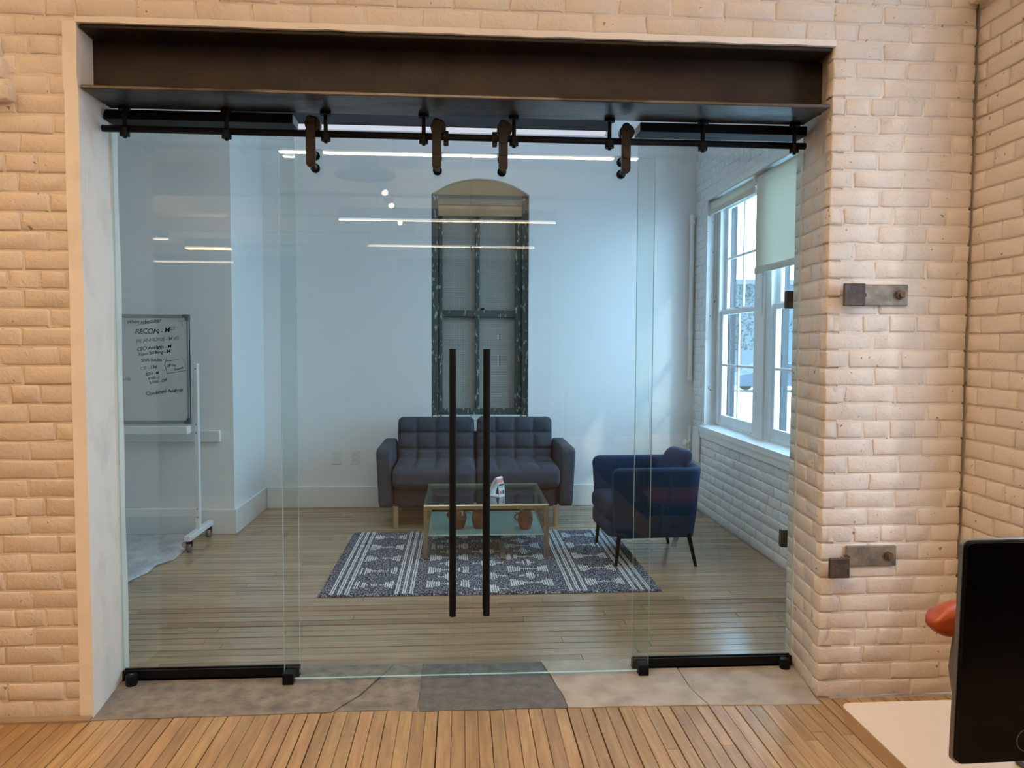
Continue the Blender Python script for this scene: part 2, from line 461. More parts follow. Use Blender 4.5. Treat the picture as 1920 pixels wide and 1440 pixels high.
# unseen sheer panels added over that window; their slit shapes a sun streak
mt, n, l, b = nodes_of('streak_sheer'); b.inputs['Base Color'].default_value = (.8, .78, .74, 1); b.inputs['Roughness'].default_value = .9
tr = n.new('ShaderNodeBsdfTransparent'); mx = n.new('ShaderNodeMixShader'); mx.inputs[0].default_value = .5
l.new(tr.outputs[0], mx.inputs[1]); l.new(b.outputs[0], mx.inputs[2]); l.new(mx.outputs[0], n['Material Output'].inputs[0])
cu_ = thing('streak_curtain', 'added unseen pale sheer panels, slit to shape the sun streak on the brick', 'streak_curtain', (2.05, 2.27, .66))
for sg in (-1, 1):
    bm = B(); g = []
    for i in range(41):
        z = .66+2.5*i/40
        wv = .012*noise.noise(Vector((z*3.1, 2, 5)))+.010*noise.noise(Vector((z*7, 8, 1)))
        gp = (.018+.007*noise.noise(Vector((z*5, 1, 3)))) if .95 < z < 2.28 else .001
        ye = 2.405+wv+sg*gp
        a0, a1 = (1.95, ye) if sg < 0 else (ye, 2.59)
        g.append([bm.verts.new((2.03+.004*math.sin(9*t/8*PI), a0+(a1-a0)*t/8, z)) for t in range(9)])
    for A, C in zip(g, g[1:]):
        for k in range(8): bm.faces.new((A[k], A[k+1], C[k+1], C[k]))
    obj('panel', bm, mt, cu_, True)
bm = B(); cyl(bm, (2.03, 1.92, 3.17), (2.03, 2.62, 3.17), .01, n=10); obj('rod', bm, M_black, cu_, True)
# pale board in the upper corner
tag(obj('trim_4', bx(1.985, 2.05, 2.2, YF-.003, 2.772, 2.86, .006), M_brick), 'pale painted board in the upper corner beside the brick side wall', 'trim', kind='structure')

# ------------------------------------------------------------------ floors and stone sill
fl = struct('floor', bx(-7, 2.06, -11, 2.93, -.06, -.016), M_under, 'worn orange strip floor of the near room', 'floor')
x = -1.75
cnt = 0
while x < 2.02:
    w = .0505+random.uniform(-.0015, .0015)
    if x > .66: w += .002
    y1 = 2.925; first = True
    gap = random.choice((.0015, .002, .003, .0045))
    while y1 > .9:
        L = random.uniform(.5, 2.2) if (x < .55 and first) else random.uniform(.25, 1.1)
        y0 = max(y1-L, .6)
        b2 = bx(x, x+w-gap, y0+.0012, y1-.0003, -.018, random.uniform(-.0012, .0008), .0012)
        o = obj('plank', b2, M_wood_f, fl); cnt += 1
        y1 = y0; first = False
    x += w
b2 = B(); yy = 0
for i in range(72): box(b2, -7, -1.76, 2.925-(i+1)*.0505, 2.925-i*.0505-.002, -.018, 0)
for i in range(74): box(b2, -1.75+i*.0505, -1.75+(i+1)*.0505-.002, -10.9, .598, -.018, 0)
o = obj('plank_field', b2, M_wood_f, fl); o['kind'] = 'stuff'

fi = struct('floor', bx(-3.6, 2.08, YR-.02, YB+.02, -.06, -.016), M_under, 'brown board floor of the meeting room behind the glass', 'floor')
y = 3.352; rowi = 0; pl = []
while y < YB:
    w = .0715+random.uniform(-.002, .002)
    x1 = 2.066; offx = random.uniform(.15, 1.6)
    gap = random.choice((.003, .004, .006, .008))
    first = True
    while x1 > -2.95:
        L = offx if first else random.choice((.8, 1.1, 1.5, 1.9, 2.4))*random.uniform(.85, 1.15)
        x0 = x1-L
        if x0 < -2.6: x0 = -3.0
        pl.append((x0, x1, y, w, gap)); x1 = x0; first = False
    y += w; rowi += 1
for x0, x1, y, w, gap in pl:
    red = (3.80 < y < 4.13 and -1.3 < (x0+x1)/2 < -.25) or (4.0 < y < 4.1 and (x0+x1)/2 > .3)
    b2 = bx(x0+.0012, x1, y, y+w-gap, -.018, random.uniform(-.0012, .0008), .0012)
    obj('plank', b2, M_wood_r if red else M_wood_i, fi)

sill = thing('trim_5', 'worn stone and concrete doorsill across the opening under the glass doors', 'sill', (0, 3.1, 0), kind='structure')
def slab(pts, mat, z1, seed, label):
    bm = B(); out = []
    n = len(pts)
    for i in range(n):
        a = Vector(pts[i]); b = Vector(pts[(i+1) % n]); k = max(1, int((b-a).length/.04))
        for t in range(k):
            p = a.lerp(b, t/k)
            q = Vector((p.x, p.y, seed)); p = p+Vector((noise.noise(q*9), noise.noise(q*11+Vector((5, 5, 5)))))*.007
            out.append(tuple(p))
    prism(bm, out, 2, -.05, z1)
    top = [f for f in bm.faces if f.normal.z > .9 or f.normal.z < -.9]
    obj('stone_slab', bm, mat, sill, label=label)
slab([(-1.43, 2.905), (-.50, 2.918), (-.41, 3.06), (-.30, 3.35), (-1.47, 3.352)], M_stone_g, .003, 1, 'mottled grey stone at the plaster end')
slab([(-.495, 2.918), (-.36, 2.935), (-.17, 2.91), (-.17, 3.348), (-.295, 3.35), (-.402, 3.06)], M_stone_g, .001, 2, 'cracked triangular grey stone piece')
slab([(-.165, 2.91), (.42, 2.905), (.415, 3.0), (.36, 3.347), (-.165, 3.348)], M_stone_d, .002, 3, 'dark smooth stone in the middle')
slab([(.425, 2.902), (.985, 2.893), (.955, 3.05), (.955, 3.343), (.365, 3.347), (.42, 3.0)], M_stone_p, .004, 4, 'pale concrete patch')
slab([(.99, 2.893), (1.435, 2.875), (1.50, 3.343), (.96, 3.343), (.96, 3.05)], M_stone_p, .003, 5, 'pale concrete at the brick end')
obj('grout_bed', bx(-1.45, 1.50, 2.91, 3.35, -.05, -.006), M_mortar, sill)
# dirt strip of wood along the foot of the left wall
tag(obj('baseboard_front', bx(-2.6, -1.40, 2.895, 2.932, -.01, .012, .004), M_mortar), 'low tan base strip at the foot of the cream brick wall', 'baseboard', kind='structure')

# ------------------------------------------------------------------ meeting room shell
AX0, AX1, AZ0, AZS, AZT = -.258, .592, .755, 2.735, 2.873     # arched niche
bm = B()
box(bm, -1.72, AX0, YB, YB+.25, -.05, CEIL+.1); box(bm, AX1, 2.10, YB, YB+.25, -.05, CEIL+.1)
box(bm, AX0, AX1, YB, YB+.25, -.05, AZ0)
cx = (AX0+AX1)/2; hw = (AX1-AX0)/2; s = AZT-AZS; Rr = (hw*hw+s*s)/(2*s)
def arch_z(x): return AZT-Rr+math.sqrt(max(Rr*Rr-(x-cx)**2, 0))
n = 20
pts = [(AX0+(AX1-AX0)*i/n, arch_z(AX0+(AX1-AX0)*i/n)) for i in range(n+1)]
for p, q in zip(pts, pts[1:]): prism(bm, [p, q, (q[0], CEIL+.1), (p[0], CEIL+.1)], 1, YB, YB+.25)
box(bm, AX0-.02, AX1+.02, YB+.24, YB+.27, AZ0-.02, AZT+.02)
wall_back = struct('wall_back', bm, M_white, 'plain white rear wall of the meeting room with an arched niche')
bm = B(); box(bm, -3.6, -1.697, YP, YB+.25, -.05, CEIL+.1)
struct('wall_left', bm, M_white, 'white boxed-out wall behind the whiteboard')
struct('wall_far_left', bx(-3.7, -3.6, YR, YB+.3, -.05, CEIL+.1), M_white, 'white end wall of the meeting room past the whiteboard')
ceil_i = struct('ceiling', bx(-3.7, 2.5, YR, YB+.3, CEIL, CEIL+.1), M_ceil, 'white ceiling of the meeting room', 'ceiling')
def baseb(name, x0, x1, y0, y1, label):
    b2 = bx(x0, x1, y0, y1, .0, .186, .004, 2)
    struct(name, b2, M_trimw, label, 'baseboard')
baseb('baseboard_back', -1.677, XW, YB-.018, YB, 'tall white baseboard along the rear wall behind the sofa')
baseb('baseboard_left', -3.58, -1.679, YP-.018, YP, 'tall white baseboard under the whiteboard wall')
baseb('baseboard_side', -1.697, -1.679, YP, YB-.018, 'tall white baseboard on the short return wall by the rear corner')

# window wall (right): slab pieces around the opening, bricks inside
WY0, WY1, WZ0, WZ1 = 4.34, 6.345, .72, 2.665
bm = B()
XO = 2.47
box(bm, XW+.006, XO, YR+.02, WY0, -.05, CEIL+.1); box(bm, XW+.006, 2.30, WY1, YB+.3, -.05, CEIL+.1)
box(bm, XW+.006, XO, WY0, WY1, -.05, WZ0-.01); box(bm, XW+.006, XO, WY0, WY1, WZ1, CEIL+.1)
wall_win = struct('wall_side', bm, M_brick_in, 'white painted brick window wall beside the blue armchair')
vis = []; hid = []
for a, z, L in courses(3.40, YB-.003, 0, CEIL, start=1):
    if WZ0-.09 < z < WZ1 and WY0-.0 < a < WY1: 
        continue
    if WZ0-.09 < z < WZ1 and a-L/2 < WY0 and a+L/2 > WY0: continue
    if WZ0-.09 < z < WZ1 and a-L/2 < WY1: 
        d = WY1-(a-L/2); a += d/2; L -= d
        if L < .04: continue
    shown = a > 4.5 and (z < .72 or z < 2.68 or z < 2.75+(a-4.5)*.22)
    (vis if shown else hid).append((a, z, L, XW+.005))
vis.sort(key=lambda t: -t[0]*0-(1 if t[1] < .72 else 0))
lay(wall_win, vis[:295], M_brick_in, 'i', -PI/2, .004)
joined(wall_win, vis[295:]+hid, M_brick_in, -PI/2, .004)

# ------------------------------------------------------------------ window in the window wall: two double-hung units
M_winw = pbr('window_paint', (.80, .84, .86), .35, var=.06, vscale=12)
win = thing('window_1', 'pair of white double-hung sash windows with a deep white sill', 'window', (2.17, 5.35, WZ0), kind='structure')
FX0, FX1 = 2.165, 2.235
bm = B()
UN = ((5.475, 6.255), (4.42, 5.185))
box(bm, FX0, FX1, 6.255, WY1+.0, WZ0, WZ1, .004); box(bm, FX0-.015, FX1, 5.185, 5.475, WZ0, WZ1, .004)
box(bm, FX0, FX1, WY0, 4.42, WZ0, WZ1, .004); box(bm, FX0, FX1, WY0, WY1, WZ0, WZ0+.055, .004); box(bm, FX0, FX1, WY0, WY1, WZ1-.06, WZ1, .004)
for y0, y1 in UN:      # staff beads
    box(bm, FX0-.012, FX0+.004, y1-.006, y1+.028, WZ0+.05, WZ1-.06, .003); box(bm, FX0-.012, FX0+.004, y0-.028, y0+.006, WZ0+.05, WZ1-.06, .003)
obj('frame', bm, M_winw, win)
obj('mullion', bx(FX0-.028, FX0-.014, 5.26, 5.40, WZ0+.03, WZ1-.03, .004), M_winw, win)
def sash(y0, y1, z0, z1, x0, x1, st=.045, bot=.05, top=.04):
    bm = B()
    box(bm, x0, x1, y0, y0+st, z0, z1, .004); box(bm, x0, x1, y1-st, y1, z0, z1, .004)
    box(bm, x0, x1, y0+st, y1-st, z0, z0+bot, .004); box(bm, x0, x1, y0+st, y1-st, z1-top, z1, .004)
    s_ = obj('sash', bm, M_winw, win)
    ym = (y0+y1)/2; zm = (z0+bot+z1-top)/2
    bm = bx(x0+.006, x1-.006, ym-.010, ym+.010, z0+bot, z1-top, .003); obj('muntin', bm, M_winw, s_)
    bm = bx(x0+.006, x1-.006, y0+st, y1-st, zm-.010, zm+.010, .003); obj('muntin', bm, M_winw, s_)
    xm = (x0+x1)/2
    for a0, a1 in ((y0+st, ym-.010), (ym+.010, y1-st)):
        for b0, b1 in ((z0+bot, zm-.010), (zm+.010, z1-top)):
            obj('pane', bx(xm-.002, xm+.002, a0-.004, a1+.004, b0-.004, b1+.004), M_winglass, s_)
for y0, y1 in UN:
    sash(y0+.004, y1-.004, WZ0+.058, 1.725, FX0+.006, FX0+.034, bot=.075)
    sash(y0+.004, y1-.004, 1.69, WZ1-.062, FX0+.037, FX0+.065, top=.045)
bm = B(); prism(bm, [(2.035, .745), (2.18, .765), (2.18, .70), (2.035, .70)], 1, WY0-.05, WY1+.025); obj('sill', bm, M_trimw, win)
obj('apron', bx(2.045, 2.075, WY0-.05, WY1+.025, .645, .735, .004), M_trimw, win)
bm = B()
for y0, y1 in UN: box(bm, FX0-.004, FX0+.01, (y0+y1)/2-.03, (y0+y1)/2+.03, 1.725, 1.738, .003)
obj('sash_lock', bm, pbr('lock_grey', (.3, .3, .3), .4, .6), win)
obj('head_board', bx(2.06, 2.085, WY0-.05, WY1+.03, 2.648, 2.69, .003), M_trimw, win)

# roller shades
M_shade = pbr('shade_cloth', (.74, .72, .63), .85, transl=.34)
def shade(y0, y1, zb, label):
    r_ = thing('roller_shade', label, 'shade', (2.10, (y0+y1)/2, 2.62), group=None)
    bm = B(); cyl(bm, (2.115, y0+.02, 2.615), (2.115, y1-.02, 2.615), .022); obj('roller', bm, M_shade, r_, True)
    bm = bx(2.090, 2.093, y0+.02, y1-.02, zb+.02, 2.625); obj('shade_cloth', bm, M_shade, r_)
    bm = bx(2.083, 2.099, y0+.018, y1-.018, zb, zb+.045, .003); obj('hem_bar', bm, pbr('shade_hem', (.55, .56, .50), .8), r_)
    for yy in (y0, y1-.012): obj('bracket', bx(2.075, 2.14, yy+.002, yy+.01, 2.585, 2.648, .003), M_trimw, r_)
    bm = B(); ch = []
    yc = y1-.035 if zb > 2.2 else y1-.05
    for i in range(75):
        bmesh.ops.create_icosphere(bm, subdivisions=1, radius=.0042, matrix=T(2.135, yc, 2.58-i*.0125))
    o = obj('bead_chain', bm, pbr('chain_grey', (.45, .45, .44), .4, .3), r_, True)
    return r_
shade(5.345, 6.375, 2.520, 'short cream roller shade pulled up at the far end of the window')
shade(4.36, 5.34, 1.940, 'long cream roller shade pulled halfway down nearest the glass door')

# ------------------------------------------------------------------ arched window in the niche
M_old = pbr('peeling_dark_paint', (.05, .062, .056), .6, vscale=42, bump=.6, bscale=40, col2=(.36, .42, .40), ramp=(.37, .42), coord='World', stretch=(1, 1, .4), detail=8)
M_old2 = pbr('peeling_brown_board', (.30, .235, .14), .7, vscale=9, bump=.4, bscale=30, col2=(.33, .29, .22), ramp=(.33, .5), coord='World', stretch=(.4, 1, 2), detail=8)
M_old3 = pbr('grey_peeling_board', (.16, .155, .145), .7, vscale=9, bump=.4, bscale=30, col2=(.26, .26, .25), ramp=(.32, .5), coord='World', stretch=(.35, 1, 2), detail=8)
M_tan = pbr('tan_board', (.52, .33, .18), .6, var=.2, vscale=6, bump=.1, coord='World')
M_chip = pbr('chipped_white_paint', (.62, .66, .64), .6, vscale=16, bump=.4, bscale=40, col2=(.06, .06, .05), ramp=(.36, .42), coord='World', detail=8)
def wired():
    mt, n, l, b = nodes_of('wired_glass'); b.inputs['Roughness'].default_value = .35
    b.inputs['Base Color'].default_value = (.34, .34, .32, 1)
    t = n.new('ShaderNodeNewGeometry')
    sp_ = n.new('ShaderNodeSeparateXYZ'); l.new(t.outputs['Position'], sp_.inputs[0])
    def wave(sx_, sz_):
        a = n.new('ShaderNodeMath'); a.operation = 'MULTIPLY'; a.inputs[1].default_value = sx_; l.new(sp_.outputs[0], a.inputs[0])
        c = n.new('ShaderNodeMath'); c.operation = 'MULTIPLY_ADD'; c.inputs[1].default_value = sz_; l.new(sp_.outputs[2], c.inputs[0]); l.new(a.outputs[0], c.inputs[2])
        d = n.new('ShaderNodeMath'); d.operation = 'SINE'; l.new(c.outputs[0], d.inputs[0]); return d
    p = wave(260, 210); q = wave(260, -210)
    m_ = n.new('ShaderNodeMath'); m_.operation = 'MULTIPLY'; l.new(p.outputs[0], m_.inputs[0]); l.new(q.outputs[0], m_.inputs[1])
    bp = n.new('ShaderNodeBump'); bp.inputs['Strength'].default_value = .55; bp.inputs['Distance'].default_value = .004
    l.new(m_.outputs[0], bp.inputs['Height']); l.new(bp.outputs[0], b.inputs['Normal']); return mt
M_wired = wired()
aw = thing('window_2', 'old arched window with peeling dark frame above the grey sofa', 'window', (cx, YB+.05, AZ0), kind='structure')
y0, y1 = YB+.03, YB+.17
bm = B(); box(bm, AX0, AX0+.055, y0, y1, AZ0, AZS, .004); box(bm, AX0+.055, AX0+.095, y0+.045, y1, AZ0+.07, 2.57, .006); obj('stile', bm, M_old, aw)
bm = B(); box(bm, AX1-.055, AX1, y0, y1, AZ0, AZS, .004); box(bm, AX1-.115, AX1-.055, y0+.045, y1, AZ0+.07, 2.57, .006); obj('stile', bm, M_old, aw)
obj('mullion', bx(.125, .165, y0+.055, y1, AZ0+.09, 2.57, .008, 2), M_old, aw)
obj('rail', bx(AX0+.06, AX1-.06, y0+.05, y1, 1.672, 1.735, .008, 2), M_old, aw)
obj('bottom_rail', bx(AX0+.055, AX1-.055, y0+.05, y1, AZ0+.045, AZ0+.11, .008, 2), M_old, aw)
obj('sill_board', bx(AX0+.01, AX1-.01, y0-.01, y1, AZ0, AZ0+.05, .006), M_chip, aw, label='sill board with chipped white paint')
obj('header_board', bx(AX0+.03, AX1-.03, y0+.02, y1, 2.555, 2.645, .004), M_tan, aw, label='plain tan board')
obj('spandrel_board', bx(AX0+.003, AX1-.003, y0+.005, y1, 2.645, AZS, .004), M_old3, aw, label='grey board with peeling paint')
ap = [(x_, z_) for x_, z_ in pts if True]
bm = prism(B(), [(AX0+.004, AZS)]+[(x_, z_-.003) for x_, z_ in pts[1:-1]]+[(AX1-.004, AZS)], 1, y0+.02, y1)
obj('arch_board', bm, M_old2, aw, label='curved brown board with flaking paint')
for xa, xb in ((AX0+.09, .127), (.163, AX1-.11)):
    for za, zb in ((AZ0+.105, 1.675), (1.732, 2.558)):
        obj('pane', bx(xa, xb, y0+.10, y0+.106, za, zb), M_wired, aw)
obj('latch', bx(.17, .205, y0+.035, y0+.06, 1.737, 1.752, .004), M_black, aw)

# ------------------------------------------------------------------ exterior beyond the windows
tag(obj('ground', bx(2.5, 40, -20, 40, -.5, -.4), pbr('pale_concrete_yard', (.72, .72, .70), .9, var=.08, vscale=1)), 'sunlit pale paving outside the window', 'ground', kind='structure')
M_leaf = pbr('outside_leaves', (.022, .040, .022), .7, var=.5, vscale=3)
M_barkk = pbr('outside_bark', (.10, .07, .05), .9)
def tree(x, y, h, label):
    t = thing('tree', label, 'tree', (x, y, -.4), group='trees outside the window')
    bm = B(); cyl(bm, (x, y, -.4), (x+.1, y, h*.6), .13, .06, 8); obj('trunk', bm, M_barkk, t, True)
    bm = B(); rnd = random.Random(int(x*10+y))
    for k in range(900):
        a = rnd.uniform(0, 2*PI); rr = rnd.uniform(.2, 1)**.6*h*.34; zz = rnd.uniform(.28, 1.0)*h
        f = 1-abs(zz/h-.6)*1.3; p = Vector((x+rr*f*math.cos(a), y+rr*f*math.sin(a), zz))
        q = Matrix.Rotation(rnd.uniform(0, 6), 4, (rnd.uniform(-1, 1), rnd.uniform(-1, 1), 1)); s_ = rnd.uniform(.06, .13)
        vs = [bm.verts.new(p+q @ Vector(c)*s_) for c in ((-1, 0, 0), (0, -.45, .15), (1, 0, 0), (0, .45, .15))]
        bm.faces.new(vs)
    o = obj('foliage', bm, M_leaf, t); o['kind'] = 'stuff'
tree(11.2, 33.0, 4.0, 'leafy tree outside, behind the parked car and nearest the window frame mullion')
tree(13.6, 36.5, 4.4, 'leafy tree outside, behind the parked car toward the long roller shade')
tree(16.0, 33.5, 3.6, 'leafy tree outside, farthest along the row behind the parked car')
bl = thing('building', 'low blue-grey building beyond the parked car outside the window', 'building', (14, 48, -.4))
obj('wall', bx(10, 26, 46, 52, -.4, 5.2), pbr('blue_siding', (.045, .065, .085), .8), bl)
obj('roof', bx(9.7, 26.3, 45.7, 52.3, 5.2, 5.5), pbr('grey_roof', (.08, .09, .10), .8), bl)
for k in range(4): obj('window', bx(12+3.2*k, 13.6+3.2*k, 45.93, 46.05, 2.2, 3.8), M_winw, bl)
car = thing('car', 'dark blue car parked on the pale paving outside the window', 'car', (13.2, 30, -.4))
M_carp = pbr('car_paint', (.018, .035, .065), .3)
bm = prism(B(), [(10.9, -.15), (15.5, -.15), (15.55, .22), (14.7, .32), (14.1, .72), (12.2, .75), (11.4, .34), (10.9, .26)], 1, 29.2, 30.9); obj('body', bm, M_carp, car)
bm = prism(B(), [(11.65, .36), (14.4, .34), (14.0, .66), (12.3, .69)], 1, 29.18, 29.21); obj('window', bm, M_navy, car)
for xx in (11.8, 14.6):
    for yy in (29.15, 30.75):
        bm = B(); cyl(bm, (xx, yy, -.10), (xx, yy+.2, -.10), .30); obj('wheel', bm, M_black, car, True)
# dark masonry outside the sashes
M_ext = pbr('outside_masonry', (.045, .052, .060), .9, var=.2, vscale=8)
obj('outer_pier', bx(2.245, 2.30, 6.255, 6.36, WZ0, WZ1), M_ext, win)
obj('outer_pier', bx(2.245, 2.29, 5.19, 5.47, WZ0, WZ1), M_ext, win)

# ------------------------------------------------------------------ near room behind the camera
struct('wall_rear', bx(-7.1, 2.5, -11.2, -11, -.05, 3.75), pbr('dark_rear_wall', (.13, .115, .10), .8), 'dim brown end wall of the near room')
struct('wall_outer', bx(-7.2, -7, -11, YR, -.05, 3.75), M_brick, 'cream side wall of the near room')
struct('ceiling', bx(-7.2, 2.5, -11.2, YF+.02, 3.6, 3.75), M_ceil, 'white ceiling of the near room', 'ceiling')
for k, yy in enumerate((.35, -1.15, -2.65, -4.15, -5.65, -7.3, -9.0)):
    struct('trim_%d' % (6+k), bx(-7, 2.04, yy-.11, yy+.11, 3.16, 3.6, .01), M_ceil, 'white ceiling beam, number %d from the glass' % (k+1), 'beam')
M_lamp_h = pbr('lamp_housing', (.20, .22, .24), .5)
M_lamp = emit('lamp_diffuser', (1, .93, .82), 5.0)
M_lampw = emit('warm_lamp', (1, .62, .25), 9.0)
def pendant(x0, x1, y, z, label, pw, colr, mat=None, w=.05):
    t = thing('pendant_lamp', label, 'lamp', ((x0+x1)/2, y, z))
    obj('housing', bx(x0, x1, y-w/2-.006, y+w/2+.006, z, z+.11, .004), M_lamp_h, t)
    obj('diffuser', bx(x0+.01, x1-.01, y-w/2, y+w/2, z-.012, z+.002), mat or M_lamp, t)
    for xx in (x0+.25, x1-.25):
        bm = B(); cyl(bm, (xx, y, z+.11), (xx, y, 3.6 if y < YF else CEIL), .003, n=6); obj('cable', bm, M_lamp_h, t)
    if pw:
        area('pendant_light', ((x0+x1)/2, y, z-.02), (0, 0, -1), x1-x0, w, pw, colr)
        area('pendant_light', ((x0+x1)/2, y, z+.125), (0, 0, 1), x1-x0, w, pw*UPF, colr)
    return t
pendant(-1.21, 1.21, 1.165, 2.725, 'long grey linear pendant nearest the glass', PEND*2.9, NEUT)
pendant(-1.285, 1.007, -1.765, 2.75, 'long grey linear pendant behind the nearest one', PEND, NEUT)
pendant(-1.238, .987, -3.88, 2.75, 'long grey linear pendant toward the end wall', PEND, NEUT)
pendant(-6.2, -3.67, -3.375, 2.75, 'long linear pendant at the far side of the room', PEND, NEUT)
pendant(-6.4, -3.66, -6.1, 2.75, 'long linear pendant in the far rear corner', PEND, NEUT)
pendant(-3.75, -3.15, -4.23, 2.74, 'short warm glowing lamp at the far side', 10, WARM, M_lampw, .16)
pendant(-3.3, -2.0, 1.55, 2.80, 'warm linear lamp close to the cream brick wall', 11.5, WARM, M_lampw, .08)
M_navyh = pbr('navy_housing', (.012, .018, .034), .45)
pl_ = pendant(-1.345, .86, 4.53, 2.69, 'navy linear pendant hanging inside the meeting room behind the beam', 10.5, (.78, .90, 1), emit('lamp_diffuser_dim', (.84, .88, 1), .75), .06)
for q in pl_.children:
    if q.name.startswith('housing'): q.data.materials[0] = M_navyh
M_duct = pbr('duct_grey', (.42, .46, .48), .5)
for (x, y, r, lab) in ((-.839, -.419, .27, 'round grey ceiling diffuser near the middle of the room'), (-.81, -5.02, .24, 'round grey ceiling diffuser near the end wall')):
    t = thing('air_diffuser', lab, 'diffuser', (x, y, 2.9))
    bm = B(); lathe(bm, [(.0, 0), (r, 0), (r, .015), (r*.45, .10), (.13, .16)], (x, y, 2.9)); obj('cone', bm, M_duct, t, True)
    bm = B(); cyl(bm, (x, y, 3.05), (x, y, 3.6), .12, n=20); obj('duct', bm, M_duct, t, True)
M_spot = emit('spot_face', (1, .88, .68), 14)
tr_ = thing('track_light', 'white ceiling track with three cylinder spots', 'lamp', (-.79, -1.5, 3.0))
obj('track', bx(-.81, -.775, -3.0, -.75, 3.02, 3.05), M_trimw, tr_)
for yy in (-.85, -1.5, -2.6):
    bm = B(); cyl(bm, (-.79, yy, 2.98), (-.70, yy+.13, 2.82), .035); h = obj('spot', bm, M_trimw, tr_, True)
    bm = B(); cyl(bm, (-.70, yy+.13, 2.82), (-.697, yy+.135, 2.815), .030); obj('spot_lens', bm, M_spot, h)

M_alu_k = pbr('added_cabinet_handle', (.3, .3, .3), .4, .6)
lc = thing('added_cabinet', 'added unseen dark cabinet that darkens the glass reflection over the armchair', 'cabinet', (1.8, -1.9, 0))  # added out of view so the glass reflects something dark over the armchair
M_char = pbr('added_cabinet_dark', (.02, .02, .022), .5)
obj('body', bx(1.50, 2.03, -4.4, .30, .04, .84, .004), M_char, lc)
obj('plinth', bx(1.53, 2.03, -4.38, .28, 0, .04), M_black, lc)
for k in range(6):
    y0_ = -4.39+k*.781
    d_ = obj('door', bx(1.482, 1.50, y0_, y0_+.775, .05, .83, .003), M_char, lc)
    obj('handle', bx(1.465, 1.482, y0_+.70, y0_+.715, .55, .72, .003), M_alu_k, d_)

# ------------------------------------------------------------------ steel beam over the opening
beam = thing('steel_beam', 'rusty brown steel I-beam spanning the top of the opening', 'beam', (0, 3.05, 2.36), kind='structure')
ZB = 2.360
obj('bottom_flange', bx(XL+.004, XR_-.008, YF+.0, 3.168, ZB, ZB+.014, .003), pbr('flange_steel', (.10, .085, .075), .36, .75, vscale=9, bump=.15, bscale=40, col2=(.03, .025, .022), ramp=(.36, .5), coord='World', stretch=(.5, 1, 1)), beam)
obj('web', bx(XL-.03, XR_+.03, 3.055, 3.07, ZB+.014, ZT-.012), M_steel, beam)
obj('top_flange', bx(XL+.004, XR_-.003, YF+.004, 3.205, ZT-.012, ZT+.004, .003), M_steel, beam)
obj('back_filler', bx(-1.45, 1.49, 3.21, 3.34, 2.43, 2.60), M_navy, beam)

# ------------------------------------------------------------------ sliding rail
YRAIL = 3.14
rail = thing('door_rail', 'round black sliding door rail hung under the steel beam', 'rail', (0, YRAIL, 2.27))
bm = B(); cyl(bm, (-1.41, YRAIL, 2.2735), (1.437, YRAIL, 2.2660), .0135, n=20); obj('tube', bm, M_black, rail, True)
def rz_(x): return 2.2735-.0075*(x+1.41)/2.85
for x in (-1.325, -.932, -.543, -.152, .214, .608, 1.0, 1.39):
    bm = B(); z = rz_(x)
    cyl(bm, (x, YRAIL, z), (x, YRAIL, ZB), .0085, n=12); cyl(bm, (x, YRAIL, ZB-.014), (x, YRAIL, ZB), .022, n=18)
    st = obj('standoff', bm, M_black, rail); auto(st)
    bm = B(); cyl(bm, (x, YRAIL-.0, z-.028), (x, YRAIL, z+.004), .019, n=16); cyl(bm, (x, YRAIL, z-.036), (x, YRAIL, z-.028), .007, n=8); auto(obj('clamp', bm, M_black, st))
for x in (-.062, .135):
    bm = B(); cyl(bm, (x-.010, YRAIL, rz_(x)), (x+.010, YRAIL, rz_(x)), .025, n=20); box(bm, x-.010, x+.010, YRAIL-.014, YRAIL+.014, rz_(x)-.034, rz_(x)-.02, .003)
    auto(obj('end_stop', bm, M_bronze, rail))

# ------------------------------------------------------------------ fixed glass panels with their channels
def fixed(x0, x1, label, top0, top1):
    t = thing('glass_panel', label, 'glass panel', ((x0+x1)/2, YG, 0))
    bm = B(); box(bm, x0, x1, YG-.006, YG+.006, .016, 2.355)
    p = obj('pane', bm, [M_glass, M_edge], t)
    for f in p.data.polygons:
        if abs(f.normal.y) < .5: f.material_index = 1
    bm = B()
    box(bm, x0, x1, YG-.017, YG-.0065, 0.0, .047, .001); box(bm, x0, x1, YG+.0065, YG+.017, 0.0, .047, .001); box(bm, x0, x1, YG-.017, YG+.017, 0, .012)
    obj('floor_channel', bm, M_black, t)
    bm = B(); box(bm, top0, top1, 3.178, 3.285, 2.322, 2.360, .002); obj('head_channel', bm, M_black, t)
    return t
fpl = fixed(-1.425, -.690, 'fixed clear glass panel in front of the whiteboard, white plaster side', -1.425, -.682)
fpr = fixed(.757, 1.478, 'fixed clear glass panel in front of the window, iron strap side', .745, 1.462)
# white edge trim of the pane against the jamb
bm = B()
M_seal = pbr('clear_seal', (.75, .80, .80), .4)
obj('edge_seal', bx(-1.436, -1.4255, YG-.008, YG+.008, .0, 2.355), M_seal, fpl)
obj('edge_seal', bx(1.4785, 1.489, YG-.008, YG+.008, .0, 2.355), M_seal, fpr)

